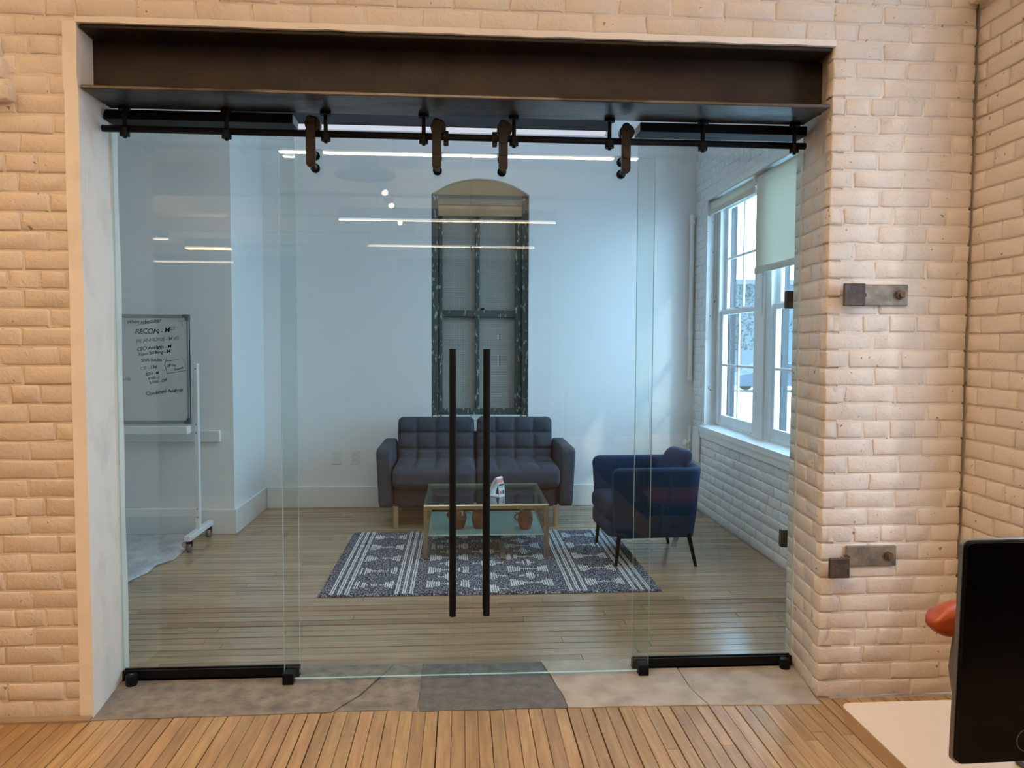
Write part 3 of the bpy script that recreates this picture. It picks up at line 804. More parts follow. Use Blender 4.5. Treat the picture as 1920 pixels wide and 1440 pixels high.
# ------------------------------------------------------------------ sliding doors
YD = 3.195
def door(x0, x1, hx, px, name, label, sgn):
    t = thing(name, label, 'door', ((x0+x1)/2, YD, 0), kind='structure')
    bm = B(); box(bm, x0, x1, YD-.006, YD+.006, .018, 2.222)
    p = obj('pane', bm, [M_glass, M_edge], t)
    for f in p.data.polygons:
        if abs(f.normal.y) < .5: f.material_index = 1
    for x in hx:
        z1 = rz_(x)+.034; zr = rz_(x)
        # strap with rounded ends in front of the rail, wheel riding on the rail, discs clamping the glass
        w = .0185; pts_ = [(x+w*math.cos(a), 2.318+w*math.sin(a)) for a in [PI*k/8 for k in range(9)]]+[(x+w*math.cos(a), 2.150+w*math.sin(a)) for a in [PI+PI*k/8 for k in range(9)]]
        bm = prism(B(), pts_, 1, YRAIL-.032, YRAIL-.020)
        hg = obj('roller_hanger', bm, M_bronze, t)
        bm = B(); cyl(bm, (x+.006, YRAIL-.019, zr+.035), (x+.006, YRAIL+.014, zr+.035), .031, n=28); auto(obj('wheel', bm, M_bronze, hg))
        bm = B()
        for zc in (2.318, 2.255, 2.205, 2.155):
            cyl(bm, (x, YRAIL-.036, zc), (x, YRAIL-.031, zc), .0135, n=20)
        auto(obj('bolt_cap', bm, M_bronze, hg))
        bm = B()
        for zc in (2.200, 2.150):
            cyl(bm, (x, YRAIL-.021, zc), (x, YD-.006, zc), .012, n=16); cyl(bm, (x, YD+.006, zc), (x, YD+.018, zc), .019, n=20)
        auto(obj('glass_bolt', bm, M_black, hg))
    # pull handles: one bar on each face
    for side, nm in ((-1, 'front'), (1, 'rear')):
        yb = YD+side*.042; bm = B(); cyl(bm, (px, yb, .288), (px, yb, 1.411), .0142, n=24)
        h = auto(obj('pull_handle', bm, M_black, t))
        bm = B()
        for zc in (.50, 1.20): cyl(bm, (px, yb, zc), (px, YD+side*.006, zc), .009, n=12)
        auto(obj('handle_post', bm, M_black, h))
    return t
door(-.742, .0385, (-.598, -.099), -.034, 'door_1', 'sliding frameless glass door on the whiteboard side', -1)
door(.0425, .815, (.169, .672), .108, 'door_2', 'sliding frameless glass door on the armchair side', 1)
bm = bx(-.745, -.700, 3.165, 3.222, .0, .050, .004, 2)
tag(obj('floor_guide', bm, M_black), 'small black floor guide block at the edge of the plaster-side glass door', 'door guide')
tag(obj('floor_guide', bx(.768, .812, 3.165, 3.222, .003, .050, .004, 2), M_black), 'small black floor guide block at the edge of the strap-side glass door', 'door guide')
for x, y, lab in ((-1.372, 3.205, 'round black rubber door stop beside the white plaster jamb'), (1.435, 3.215, 'round black rubber door stop beside the brick jamb')):
    bm = B(); lathe(bm, [(.012, .0), (.022, .0), (.0235, .004), (.0235, .038), (.021, .043), (.004, .043)], (x, y, .003), 22)
    d = auto(obj('door_stop', bm, M_black)); tag(d, lab, 'door stop')
    bm = B(); cyl(bm, (x, y, .0465), (x, y, .048), .006, n=10); obj('screw_head', bm, M_strap, d)

# ------------------------------------------------------------------ iron straps on the brick
M_iron = pbr('dark_iron', (.09, .07, .058), .55, .3, var=.5, vscale=20, bump=.4, bscale=50, coord='World')
M_rust = pbr('rusty_bolt', (.15, .085, .05), .6, .3, var=.4, vscale=60, coord='World')
def strap(z0, x0, x1, bx0, bx1, bz0, bz1, lab, yb, name='iron_strap'):
    t = thing(name, lab, 'iron strap', ((x0+x1)/2, YF, z0))
    b2 = bx(x0, x1, YF-.014, YF-.001, z0, z0+.083, .003); obj('plate', b2, M_strap, t)
    b2 = B(); box(b2, bx0, bx1, yb, yb+.014, bz0, bz1, .003); obj('block', b2, M_iron, t, label='square end block standing proud')
    b2 = bx(bx1-.016, bx1-.002, yb+.010, YF-.012, bz0+.004, bz1-.004, .002); obj('web', b2, M_strap, t)
    for (xx, zz, s_) in ((x1-.037, z0+.043, 1.0), (bx1+.006, z0+.04, .6)):
        b2 = B(); cyl(b2, (xx, YF-.036, zz), (xx, YF-.012, zz), .010*s_, n=10); nb = obj('bolt', b2, M_rust, t)
        b2 = B(); cyl(b2, (xx, YF-.028, zz), (xx, YF-.013, zz), .019*s_, n=6); obj('nut', b2, M_rust, nb)
strap(1.592, 1.53, 1.770, 1.49, 1.575, 1.588, 1.676, 'weathered iron strap on the brick at handle height, upper of the pair', YF-.05)
strap(.545, 1.545, 1.755, 1.455, 1.538, .512, .592, 'weathered iron strap low on the brick above the desk, lower of the pair', YF-.06)
for (z, lab) in ((1.600, 'small dark iron bracket at the rear edge of the brick jamb, upper'), (.505, 'small dark iron bracket at the rear edge of the brick jamb, lower')):
    t = thing('rear_bracket', lab, 'iron bracket', (1.51, YR, z))
    obj('plate', bx(1.50, 1.70, YR+.001, YR+.014, z, z+.08, .003), M_bronze, t)
    obj('block', bx(1.470, 1.55, YR+.014, YR+.045, z, z+.08, .003), M_bronze, t)

# ------------------------------------------------------------------ rug
def rug_mat():
    mt, n, l, b = nodes_of('rug_pile'); b.inputs['Roughness'].default_value = .95; b.inputs['Specular IOR Level'].default_value = .1
    g = n.new('ShaderNodeTexCoord')
    mp = n.new('ShaderNodeMapping'); mp.inputs['Scale'].default_value = (1.6, 1, 1); l.new(g.outputs['Object'], mp.inputs[0])
    nz = n.new('ShaderNodeTexNoise'); nz.inputs['Scale'].default_value = 80; nz.inputs['Detail'].default_value = 2; l.new(mp.outputs[0], nz.inputs[0])
    cr_ = n.new('ShaderNodeValToRGB'); e = cr_.color_ramp.elements
    e[0].position = .40; e[0].color = (.008, .010, .020, 1); e[1].position = .62; e[1].color = (.42, .46, .54, 1)
    k = cr_.color_ramp.elements.new(.50); k.color = (.045, .055, .09, 1)
    l.new(nz.outputs[0], cr_.inputs[0]); l.new(cr_.outputs[0], b.inputs['Base Color'])
    bp = n.new('ShaderNodeBump'); bp.inputs['Strength'].default_value = .8; bp.inputs['Distance'].default_value = .01
    l.new(nz.outputs[0], bp.inputs['Height']); l.new(bp.outputs[0], b.inputs['Normal']); return mt
RX0, RX1, RY0, RY1, RZ = -.808, 1.170, 4.277, 5.742, .012
rug = thing('rug', 'flat navy and charcoal rug with white woven stripes under the glass table', 'rug', ((RX0+RX1)/2, (RY0+RY1)/2, 0))
bm = B(); nx, ny = 110, 80; g = []
for j in range(ny+1):
    row = []
    for i in range(nx+1):
        x = RX0+(RX1-RX0)*i/nx; y = RY0+(RY1-RY0)*j/ny
        q = Vector((x*30, y*30, 0)); edge = i in (0, nx) or j in (0, ny)
        if edge: x += noise.noise(q)*.004; y += noise.noise(q+Vector((7, 3, 1)))*.004
        z = .003 if edge else RZ-.001+noise.noise(q*1.7)*.0015
        row.append(bm.verts.new((x, y, z)))
    g.append(row)
for j in range(ny):
    for i in range(nx): bm.faces.new((g[j][i], g[j][i+1], g[j+1][i+1], g[j+1][i]))
obj('pile', bm, rug_mat(), rug, True)
M_yarn = pbr('white_yarn', (.78, .80, .80), .95, var=.15, vscale=60, bump=.5, bscale=120)
bm = B()
def yarn(x, y0, y1, w=.0088):
    n = max(1, int((y1-y0)/.022)); pr = None
    for i in range(n+1):
        y = y0+(y1-y0)*i/n; xx = x+noise.noise(Vector((x*40, y*22, 2)))*.0035; ww = w*(1+.35*noise.noise(Vector((x*90, y*60, 9))))/2
        a = bm.verts.new((xx-ww, y, RZ-.001)); c = bm.verts.new((xx, y, RZ+.0032)); d = bm.verts.new((xx+ww, y, RZ-.001))
        if pr: bm.faces.new((pr[0], pr[1], c, a)); bm.faces.new((pr[1], pr[2], d, c))
        pr = (a, c, d)
rnd = random.Random(5)
def lines3(c):
    for k in (-1, 0, 1):
        for s_ in (-.0065, .0065): yarn(c+k*.042+s_, RY0+.008, RY1-.008)
RWd = RX1-RX0
for c in (.115, .482, 1.49, 1.862): lines3(RX0+c*RWd/1.978)
def motif(c, yc, hw_, flip=False):
    """bars that step down from the edges of the column to a thin dash line in its middle"""
    k = -hw_
    while k <= hw_+1e-6:
        f = abs(k)/hw_
        if flip: f = 1-f
        hh = .068 if f > .72 else (.045 if f > .45 else (.010 if f > .12 else .018))
        if rnd.random() > .04: yarn(c+k, yc-hh+rnd.uniform(-.006, .006), yc+hh+rnd.uniform(-.006, .006), .0095)
        k += .0135
rows = [RY0+(RY1-RY0)*f for f in (.12, .31, .50, .69, .88)]
for c in (.300, 1.677):
    for i, yc in enumerate(rows): motif(RX0+c*RWd/1.978, yc, .112)
for c in (.735, 1.235):
    for i, yc in enumerate(rows): motif(RX0+c*RWd/1.978, yc, .125)
    for yc in [(a_+b_)/2 for a_, b_ in zip(rows, rows[1:])]: motif(RX0+c*RWd/1.978, yc, .060, True)
for yc in [RY0+(RY1-RY0)*f for f in (.04, .215, .405, .595, .785, .96)]: motif(RX0+.985*RWd/1.978, min(max(yc, RY0+.07), RY1-.07), .095, True)
o = obj('white_yarn_pattern', bm, M_yarn, rug, True); o['kind'] = 'stuff'

# ------------------------------------------------------------------ sofa
M_sofa = pbr('sofa_fabric', (.038, .048, .068), .9, var=.35, vscale=160, bump=.5, bscale=260, col2=(.085, .10, .13), spec=.2)
M_legw = pbr('birch_leg', (.52, .36, .20), .5, var=.15, vscale=10, stretch=(1, 1, .2))
SX, SY = .1225, 6.24
sofa = thing('sofa', 'two-seat charcoal grey sofa with tufted cushions and wooden legs', 'sofa', (SX, SY, 0))
def tuft(hx, hy, nx, ny, ax, sign, depth=.014, puff=.012, w=.012):
    u, v = [a for a in range(3) if a != ax]
    def f(p, n_):
        if n_[ax]*sign < .55: return 0
        a = (p[u]/hx+1)/2*nx; b_ = (p[v]/hy+1)/2*ny
        da = abs(a-round(a))*2*hx/nx; db = abs(b_-round(b_))*2*hy/ny
        if round(a) in (0, nx): da = 9
        if round(b_) in (0, ny): db = 9
        g_ = math.exp(-(da/w)**2)+math.exp(-(db/w)**2)-.4*math.exp(-(da/w)**2-(db/w)**2)
        return puff*math.sin(PI*(a % 1))*math.sin(PI*(b_ % 1))-depth*min(g_, 1.3)
    return f
def place(bm, x, y, z, rx=0): return move(bm, T(x-SX, y-SY, z) @ Rx(rx))
for sx_ in (-1, 1):
    xc = -.589 if sx_ < 0 else .834
    bm = roundbox((.059, .365, .232), .028, (6, 14, 12))
    for v in bm.verts: v.co.x += sx_*.010*(v.co.z/.23)
    obj('arm', place(bm, xc, 6.225, .392), M_sofa, sofa, True, True)
bm = roundbox((.645, .34, .085), .015, (20, 12, 4)); obj('base', place(bm, SX, 6.235, .240), M_sofa, sofa, True, True)
bm = roundbox((.650, .065, .262), .03, (16, 4, 8)); obj('back_frame', place(bm, SX, 6.545, .420), M_sofa, sofa, True, True)
for i, xc in enumerate((-.204, .449)):
    b_ = (.325, .335, .0915)
    bm = roundbox(b_, .055, (44, 40, 8), tuft(.325, .335, 4, 3, 2, 1, .013, .012))
    for v in bm.verts:
        if v.co.y < -.2 and abs(v.co.z) < .06: v.co.y -= .012
    obj('seat_cushion', place(bm, xc, 6.155, .398), M_sofa, sofa, True, True)
    b_ = (.319, .075, .205)
    bm = roundbox(b_, .045, (48, 6, 40), tuft(.319, .205, 4, 3, 1, -1, .015, .014))
    obj('back_cushion', place(bm, xc-.004+i*.008, 6.43, .612, -.16), M_sofa, sofa, True, True)
for x in (-.505, .745):
    for y in (5.905, 6.52):
        bm = B(); cyl(bm, (x-SX, y-SY, 0), (x-SX, y-SY, .17), .0185, .021, 18); auto(obj('leg', bm, M_legw, sofa, local=True))

# ------------------------------------------------------------------ armchair
M_blue = pbr('navy_velvet', (.008, .032, .088), .75, var=.2, vscale=90, bump=.25, bscale=200, spec=.3)
M_blues = pbr('navy_seat', (.018, .034, .070), .85, var=.2, vscale=90, bump=.3, bscale=200, spec=.2)
ch = thing('armchair', 'dark navy blue armchair with curved sides and thin black legs', 'armchair', (1.225, 5.045, 0), math.radians(2.4))
def shell(sgn):
    """half of the shell: arm on one side, round corner, half of the back. local frame: faces -X"""
    path = []      # (x, y, outward normal)
    x0, hy, xb, r = -.275, .318, .335, .12
    FR = (0, .003, .010, .022, .038, .056, .11, .20, .32)
    for k in range(9): path.append((x0+(xb-r-x0)*FR[k]/.32*(xb-r-x0)/(xb-r-x0) if k == 8 else x0+FR[k], hy, 0, 1))
    path[8] = (xb-r, hy, 0, 1)
    for k in range(1, 9):
        a = PI/2-PI/2*k/8; path.append((xb-r+r*math.cos(a), hy-r+r*math.sin(a), math.cos(a), math.sin(a)))
    for k in range(1, 6): path.append((xb, (hy-r)*(1-k/5)+.002, 1, 0))
    prof = []      # loop in (offset from outer face inward, height)
    z0, z1, t, rr = .190, .648, .060, .026
    prof += [(0.0, z0+(z1-rr-z0)*k/8) for k in range(9)]
    prof += [(rr-rr*math.cos(a), z1-rr+rr*math.sin(a)) for a in [PI/2*k/4 for k in range(1, 5)]]
    prof += [(t-rr+rr*math.sin(a), z1-rr+rr*math.cos(a)) for a in [PI/2*k/4 for k in range(1, 5)]]
    prof += [(t, z1-rr-(z1-rr-z0)*k/4) for k in range(1, 5)]
    bm = B(); rings = []
    for i, (x, y, nx_, ny_) in enumerate(path):
        f = i/(len(path)-1); ring = []
        for (o_, z) in prof:
            h = (z-z0)/(z1-z0)
            flare = -.040*(1-h)*(.35 if ny_ > .7 else 1)-.025*(1-h)**3
            d = flare-o_
            xx = x+nx_*d; yy = y+ny_*d; zz = z
            if i <= 5:      # rounded front corners of the arm, above and below
                rc = .056; q_ = rc-FR[i]; dz = rc-math.sqrt(max(rc*rc-q_*q_, 0))
                zz = min(z, z1-dz) if z > z0+.25 else max(z, z0+dz*.6)
            xx += .022*(1-h) if i < 7 else 0
            ring.append(bm.verts.new((xx, yy*sgn, zz)))
        rings.append(ring)
    n_ = len(prof)
    for A, C in zip(rings, rings[1:]):
        for k in range(n_): bm.faces.new((A[k], A[(k+1) % n_], C[(k+1) % n_], C[k]))
    bm.faces.new(rings[0]); bm.faces.new(rings[-1]); return bm
for sgn in (-1, 1):
    o = obj('side_shell', shell(sgn), M_blue, ch, True, True)
    md = o.modifiers.new('soft', 'BEVEL'); md.width = .008; md.segments = 2; md.limit_method = 'ANGLE'; md.angle_limit = math.radians(50)
bm = roundbox((.285, .250, .055), .02, (12, 12, 4)); obj('seat_base', move(bm, T(-.005, 0, .245)), M_blue, ch, True, True)
bm = roundbox((.285, .255, .065), .045, (16, 16, 6), lambda p, n_: .015*(1-(p.x/.285)**2)*(1-(p.y/.255)**2) if n_.z > .6 else 0)
obj('seat_cushion', move(bm, T(-.012, 0, .355)), M_blues, ch, True, True)
for x, y, dx, dy in ((-.225, -.285, -.02, -.005), (-.225, .285, -.02, .005), (.235, -.275, .05, -.01), (.235, .275, .05, .01)):
    bm = B(); cyl(bm, (x+dx, y+dy, .0155 if x < 0 else .0), (x, y, .215), .0095, .015, 14); auto(obj('leg', bm, M_black, ch, local=True))
bm = B(); w_ = []
for k in range(5):
    z = .20-.13*k/4; w_.append((bm.verts.new((.205+.012*math.sin(k), -.03-.005*k, z)), bm.verts.new((.255+.014*math.sin(k*1.3), -.035+.004*k, z-.004*k))))
for a, c in zip(w_, w_[1:]): bm.faces.new((a[0], a[1], c[1], c[0]))
r = bmesh.ops.extrude_face_region(bm, geom=bm.faces[:]); bmesh.ops.translate(bm, vec=(0, .002, 0), verts=[v for v in r['geom'] if isinstance(v, bmesh.types.BMVert)])
obj('care_tag', bm, pbr('tag_grey', (.35, .36, .36), .9), ch, local=True, label='grey cloth tag hanging below the seat')
# cushion leaning inside the chair back
def pillow(s, t):
    bm = roundbox((s, s*.85, t), min(t*.95, .05), (20, 18, 4))
    for v in bm.verts:
        f = (1-(abs(v.co.x)/s)**3)*(1-(abs(v.co.y)/(s*.85))**3); v.co.z *= .28+.9*max(f, 0)**.6
    return bm
pc = thing('cushion', 'dark navy throw cushion leaning against the back of the blue armchair', 'cushion', (1.41, 5.10, .43))
bm = pillow(.185, .055); move(bm, Rz(math.radians(10)) @ T(.02, 0, .135) @ Ry(math.radians(-58)) @ Rz(PI/2*.0))
obj('cover', bm, M_blue, pc, True, True)

# ------------------------------------------------------------------ coffee table
M_brass = pbr('brass_frame', (.46, .36, .235), .28, .8, var=.15, vscale=8)
TX0, TX1, TY0, TY1, TZ = -.245, .585, 4.985, 5.745, .368
tb = thing('coffee_table', 'low glass coffee table with brass frame and glass lower shelf on the rug', 'table', ((TX0+TX1)/2, (TY0+TY1)/2, 0))
ZL = RZ+.001
for x in (TX0, TX1-.026):
    for y in (TY0, TY1-.026): obj('leg', bx(x, x+.026, y, y+.026, ZL, TZ-.027, .002), M_brass, tb)
bm = B(); box(bm, TX0, TX1, TY0, TY0+.026, TZ-.027, TZ-.002, .002); box(bm, TX0, TX1, TY1-.026, TY1, TZ-.027, TZ-.002, .002)
box(bm, TX0, TX0+.026, TY0+.026, TY1-.026, TZ-.027, TZ-.002, .002); box(bm, TX1-.026, TX1, TY0+.026, TY1-.026, TZ-.027, TZ-.002, .002)
obj('top_frame', bm, M_brass, tb)
def gslab(name, x0, x1, y0, y1, z0, z1, mat, parent):
    p = obj(name, bx(x0, x1, y0, y1, z0, z1), [mat, M_edge], parent)
    for f in p.data.polygons:
        if abs(f.normal.z) < .5: f.material_index = 1
gslab('glass_top', TX0+.003, TX1-.003, TY0+.003, TY1-.003, TZ-.002, TZ+.006, M_tglass, tb)
gslab('glass_shelf', TX0+.027, TX1-.027, TY0+.027, TY1-.027, .158, .166, M_frost, tb)
bm = B(); box(bm, TX0+.006, TX0+.026, TY0+.026, TY1-.026, .146, .158, .002); box(bm, TX1-.026, TX1-.006, TY0+.026, TY1-.026, .146, .158, .002); bm.free()
for xa in (TX0+.006, TX1-.026): obj('shelf_bar', bx(xa, xa+.02, TY0+.026, TY1-.026, .146, .158, .002), M_brass, tb)
bm = bx(.262, .300, 4.93, 5.36, ZL+.004, ZL+.016, .002); obj('reflection_bar', bm, pbr('grey_bar', (.28, .26, .23), .4, .6), tb, label='flat grey bar on the rug standing in for a reflection')  # solid bar built in place of a reflection in the glass

# brown pots on the shelf
M_clay = pbr('brown_glaze', (.225, .075, .045), .22, var=.35, vscale=9, spec=.6, bump=.05, bscale=40)
def pot(x, y, s, ang, label, wide=0):
    t = thing('pot', label, 'pot', (x, y, .1665), ang, 'brown clay pots on the shelf')
    pr = [(.0, 0), (.034, 0), (.038, .004), (.046+wide, .030), (.0515+wide, .060), (.050+wide*.8, .085), (.043, .108), (.040, .116), (.043, .124), (.0425, .127), (.038, .125), (.036, .112), (.044, .08), (.040, .03), (.0, .012)]
    bm = B(); lathe(bm, [(r_*s, z*s) for r_, z in pr], n=28); obj('body', bm, M_clay, t, True, True)
    bm = B(); tube(bm, [((.044+.030*math.sin(PI*k/8))*s, 0, (.045+.060*k/8)*s) for k in range(9)], .0062*s, 8); obj('handle', bm, M_clay, t, True, True)
    bm = B(); lathe(bm, [(.0485*s+wide*s, .052*s), (.0522*s+wide*s, .055*s), (.0522*s+wide*s, .066*s), (.0485*s+wide*s, .069*s)], n=28); obj('glaze_band', bm, pbr('pot_band', (.16, .06, .04), .25), t, True, True)
pot(-.022, 5.20, 1.10, 2.6, 'brown glazed clay pot on the glass shelf, farthest from the armchair', .004)
pot(.127, 5.19, 1.02, .3, 'brown glazed clay pot in the middle of the glass shelf')
pot(.443, 5.16, 1.02, 2.9, 'brown glazed clay pot on the glass shelf, nearest the armchair')

# printed card stand on the table
M_card = pbr('white_card', (.80, .82, .84), .4); M_red = pbr('card_red', (.75, .16, .13), .5); M_dark = pbr('card_print', (.03, .035, .05), .5)
cd = thing('card_holder', 'white arched card holder with red-topped printed card on the glass table', 'card holder', (.262, 5.245, TZ+.0065), math.radians(-40))
def arch_pts():
    out = [(-.062, 0), (-.052, .050), (-.034, .094), (-.010, .128), (.004, .137)]
    return out
bm = B(); A_ = arch_pts(); loop = A_+[(x+.010, z-.010) for x, z in A_[::-1][:-1]]+[(-.050, 0)]
prism(bm, loop, 1, -.032, .032); auto(obj('stand', bm, M_card, cd, local=True), 50)
bm = B(); F_ = [(.004, .137), (.020, .098), (.030, .045), (.032, 0)]
prism(bm, F_+[(x-.005, z-.001 if z else 0) for x, z in F_[::-1]], 1, -.032, .032); auto(obj('front_card', bm, M_card, cd, local=True), 50)
bm = bx(-.062, .032, -.032, .032, 0, .005, .001); obj('base', bm, M_card, cd, local=True)
def on_front(z0, z1, y0, y1, off=.0008):
    bm = B(); n_ = 4; vs = []
    def fx(z):
        for (xa, za), (xb, zb) in zip(F_, F_[1:]):
            if zb <= z <= za: return xa+(xb-xa)*(za-z)/(za-zb)
        return F_[-1][0]
    for k in range(n_+1):
        z = z0+(z1-z0)*k/n_; vs.append((bm.verts.new((fx(z)+off, y0, z)), bm.verts.new((fx(z)+off, y1, z))))
    for a, c in zip(vs, vs[1:]): bm.faces.new((a[0], a[1], c[1], c[0]))
    return bm
obj('red_panel', on_front(.098, .136, -.031, .031), M_red, cd, local=True, label='red printed top of the card')
bm = on_front(.076, .090, -.028, .028)
obj('print_line', bm, M_dark, cd, local=True); obj('print_line', on_front(.066, .070, -.028, .024), M_dark, cd, local=True)
obj('print_line', on_front(.018, .045, .004, .024), M_dark, cd, local=True); obj('print_panel', on_front(.022, .042, -.026, -.006), M_red, cd, local=True)

# ------------------------------------------------------------------ whiteboard on a stand
M_board = pbr('whiteboard_face', (.62, .66, .67), .22, var=.05, vscale=2)
M_alu = pbr('board_frame_grey', (.30, .32, .33), .4, .4); M_cap = pbr('board_corner_grey', (.12, .13, .14), .5)
M_stand = pbr('white_stand', (.80, .83, .84), .3); M_ink = pbr('marker_ink', (.012, .014, .02), .6); M_ink2 = pbr('faint_marker_ink', (.20, .22, .23), .6)
WX0, WX1, WZ0b, WZ1b, WYb = -3.06, -1.888, .868, 1.628, 5.43
wb = thing('whiteboard', 'rolling whiteboard with handwritten black notes on a white stand', 'whiteboard', ((WX0+WX1)/2, 5.5, 0))
obj('board', bx(WX0, WX1, WYb, WYb+.018, WZ0b, WZ1b), M_board, wb)
bm = B(); t_ = .022
box(bm, WX0, WX1, WYb-.006, WYb+.022, WZ1b-t_, WZ1b, .002); box(bm, WX0, WX1, WYb-.006, WYb+.022, WZ0b, WZ0b+t_, .002)
box(bm, WX0, WX0+.014, WYb-.006, WYb+.022, WZ0b+t_, WZ1b-t_, .002); box(bm, WX1-.014, WX1, WYb-.006, WYb+.022, WZ0b+t_, WZ1b-t_, .002)
obj('frame', bm, M_alu, wb)
for x, z in ((WX0, WZ0b), (WX0, WZ1b), (WX1, WZ0b), (WX1, WZ1b)):
    sx_ = 1 if x == WX0 else -1; sz_ = 1 if z == WZ0b else -1
    L_ = [(0, 0), (.042, 0), (.042, .020), (.026, .024), (.020, .044), (0, .044)]
    bm = prism(B(), [(x+sx_*(a-.001), z+sz_*(b_-.001)) for a, b_ in L_], 1, WYb-.010, WYb+.024); obj('corner_cap', bm, M_cap, wb)
obj('tray', bx(WX0+.05, WX1-.004, WYb-.055, WYb+.02, .800, .855, .004), M_stand, wb)
for x in (-1.862, -3.09):
    obj('post', bx(x-.012, x+.018, 5.455, 5.495, .115, 1.290, .003), M_stand, wb)
    for z in (1.25, .86, .80, .26, .20): obj('screw', cyl(B(), (x+.003, 5.4535, z), (x+.003, 5.456, z), .0045, n=10), M_cap, wb)
    obj('foot', bx(x-.018, x+.024, 5.24, 5.735, .080, .116, .003), M_stand, wb)
    for y in (5.285, 5.690):
        bm = B(); cyl(bm, (x-.012, y, .030), (x+.018, y, .030), .030, n=20); cs = obj('caster', bm, M_cap, wb, True)
        obj('caster_fork', bx(x-.016, x+.022, y-.014, y+.02, .034, .081, .006, 2), M_black, cs)
obj('cross_bar', bx(-3.078, -1.872, 5.460, 5.488, .200, .262, .003), M_stand, wb)
def writing(txt, x, z, size, ang=4, mat=None, shear=.18):
    cu = bpy.data.curves.new('writing', 'FONT'); cu.body = txt; cu.size = size; cu.shear = shear; cu.extrude = .0002; cu.space_character = .92
    cu.offset = size*.004; cu.resolution_u = 3
    t = bpy.data.objects.new('writing', cu)
    me = bpy.data.meshes.new_from_object(t); bpy.data.objects.remove(t)
    rnd_ = random.Random(len(txt)*7+int(z*1000)); ph = rnd_.uniform(0, 6)
    for v in me.vertices:
        xx = v.co.x; yy = v.co.y
        v.co.y = yy*(1+.10*math.sin(xx/size*2.1+ph))+size*.07*math.sin(xx/size*1.3+ph*2); v.co.x = xx+size*.05*math.sin(yy/size*5+xx/size*3+ph)
    me.materials.clear(); me.materials.append(mat or M_ink)
    o = link(bpy.data.objects.new('writing', me)); o.parent = wb
    mt = T(x, WYb-.0012, z) @ Ry(math.radians(-ang)) @ Rx(PI/2)
    o.matrix_local = T(-wb.location.x, -wb.location.y, 0) @ mt; return o
def wp(u, v):       # pixel position on the board face as board coordinates measured from the photograph
    return (-2.386+(u-216)*(2.386-1.895)/(352-216), 1.628-(v-590)*(1.628-.895)/(787-590))
for txt, u, v, s_, a, mt in (
        ('When schedules?', 238, 608, .036, 3, M_ink), ('RECON - M', 253, 627, .050, 3, M_ink), ('#1', 317, 619, .042, 6, M_ink2),
        ('PR ANALYSIS - M', 255, 643, .036, 5, M_ink2), ('#2', 325, 637, .036, 5, M_ink2), ('CFO Analysis - M', 256, 658, .036, 6, M_ink), ('Xero banking - M', 258, 667, .034, 6, M_ink),
        ('Shift audits - I', 263, 679, .036, 4, M_ink), ('CF - I/M', 262, 694, .036, 5, M_ink2), ('UP my', 311, 688, .026, 5, M_ink), ('Finance', 325, 695, .024, 14, M_ink),
        ('- $250 - M', 268, 704, .026, 6, M_ink), ('$500 - I', 276, 712, .026, 6, M_ink), ('$1000 - O/F', 278, 720, .027, 10, M_ink), ('Combined Analysis', 271, 741, .036, 7, M_ink),
        ('ns', 216, 686, .034, 4, M_ink), ('- 2 only', 217, 715, .034, 6, M_ink2)):
    x, z = wp(u, v); writing(txt, x, z, s_, a, mt)
bm = B()
def stroke(pts_, r=.0022):
    for (a, b_) in zip(pts_, pts_[1:]):
        d = Vector((b_[0]-a[0], 0, b_[1]-a[1])); nrm = Vector((-d.z, 0, d.x)).normalized()*r
        A = Vector((a[0], WYb-.0012, a[1])); C = Vector((b_[0], WYb-.0012, b_[1]))
        vs = [bm.verts.new(q) for q in (A-nrm, A+nrm, C+nrm, C-nrm)]; bm.faces.new(vs)
stroke([wp(*q) for q in ((334, 674), (309, 677), (308, 684), (312, 700), (348, 694))]); stroke([wp(*q) for q in ((340, 672), (345, 676), (347, 692))], .0014)
stroke([wp(*q) for q in ((253, 611), (275, 607), (300, 605))], .0014); stroke([wp(*q) for q in ((333, 602), (341, 602), (342, 612))], .0014)
obj('drawn_line', bm, M_ink2, wb)

# wall ledge, drop cloth, outlets
tag(obj('wall_rail', bx(-3.55, -1.789, YP-.03, YP-.001, .697, .781, .003), M_trimw), 'long flat white raceway box on the wall behind the whiteboard stand', 'raceway')
M_cloth = pbr('drop_cloth', (.56, .58, .60), .75, var=.35, vscale=5, bump=.8, bscale=14, coord='World', stretch=(2, 1, 1), col2=(.36, .38, .41))
bm = B(); g = []
nx, ny = 44, 36
edge = lambda t: (-2.035+.13*math.sin(PI*t)+.02*math.sin(t*14)+.012*math.sin(t*31))
for j in range(ny+1):
    t = j/ny; y = 4.50+(YP-.025-4.50)*t; row = []
    xe = edge(t) if t > .08 else edge(.08)-(.08-t)*4
    for i in range(nx+1):
        f = i/nx; x = -3.2+(xe+3.2)*f
        z = .006+.012*abs(noise.noise(Vector((x*5, y*7, 1))))+(.016*abs(noise.noise(Vector((1, y*9, 4)))) if f > .94 else 0)
        if i == nx: z *= .55
        row.append(bm.verts.new((x, y, z)))
    g.append(row)
for j in range(ny):
    for i in range(nx): bm.faces.new((g[j][i], g[j][i+1], g[j+1][i+1], g[j+1][i]))
r = bmesh.ops.extrude_face_region(bm, geom=bm.faces[:]); bmesh.ops.translate(bm, vec=(0, 0, -.003), verts=[v for v in r['geom'] if isinstance(v, bmesh.types.BMVert)])
tag(obj('drop_cloth', bm, M_cloth, smooth=True), 'crumpled grey drop cloth lying on the floor under the whiteboard', 'drop cloth')
M_plate = pbr('wall_plate_white', (.78, .80, .80), .4)
t = thing('wall_plate', 'blank white wall plate beside the outlet, farther from the sofa', 'wall plate', (-1.084, YB, .44))
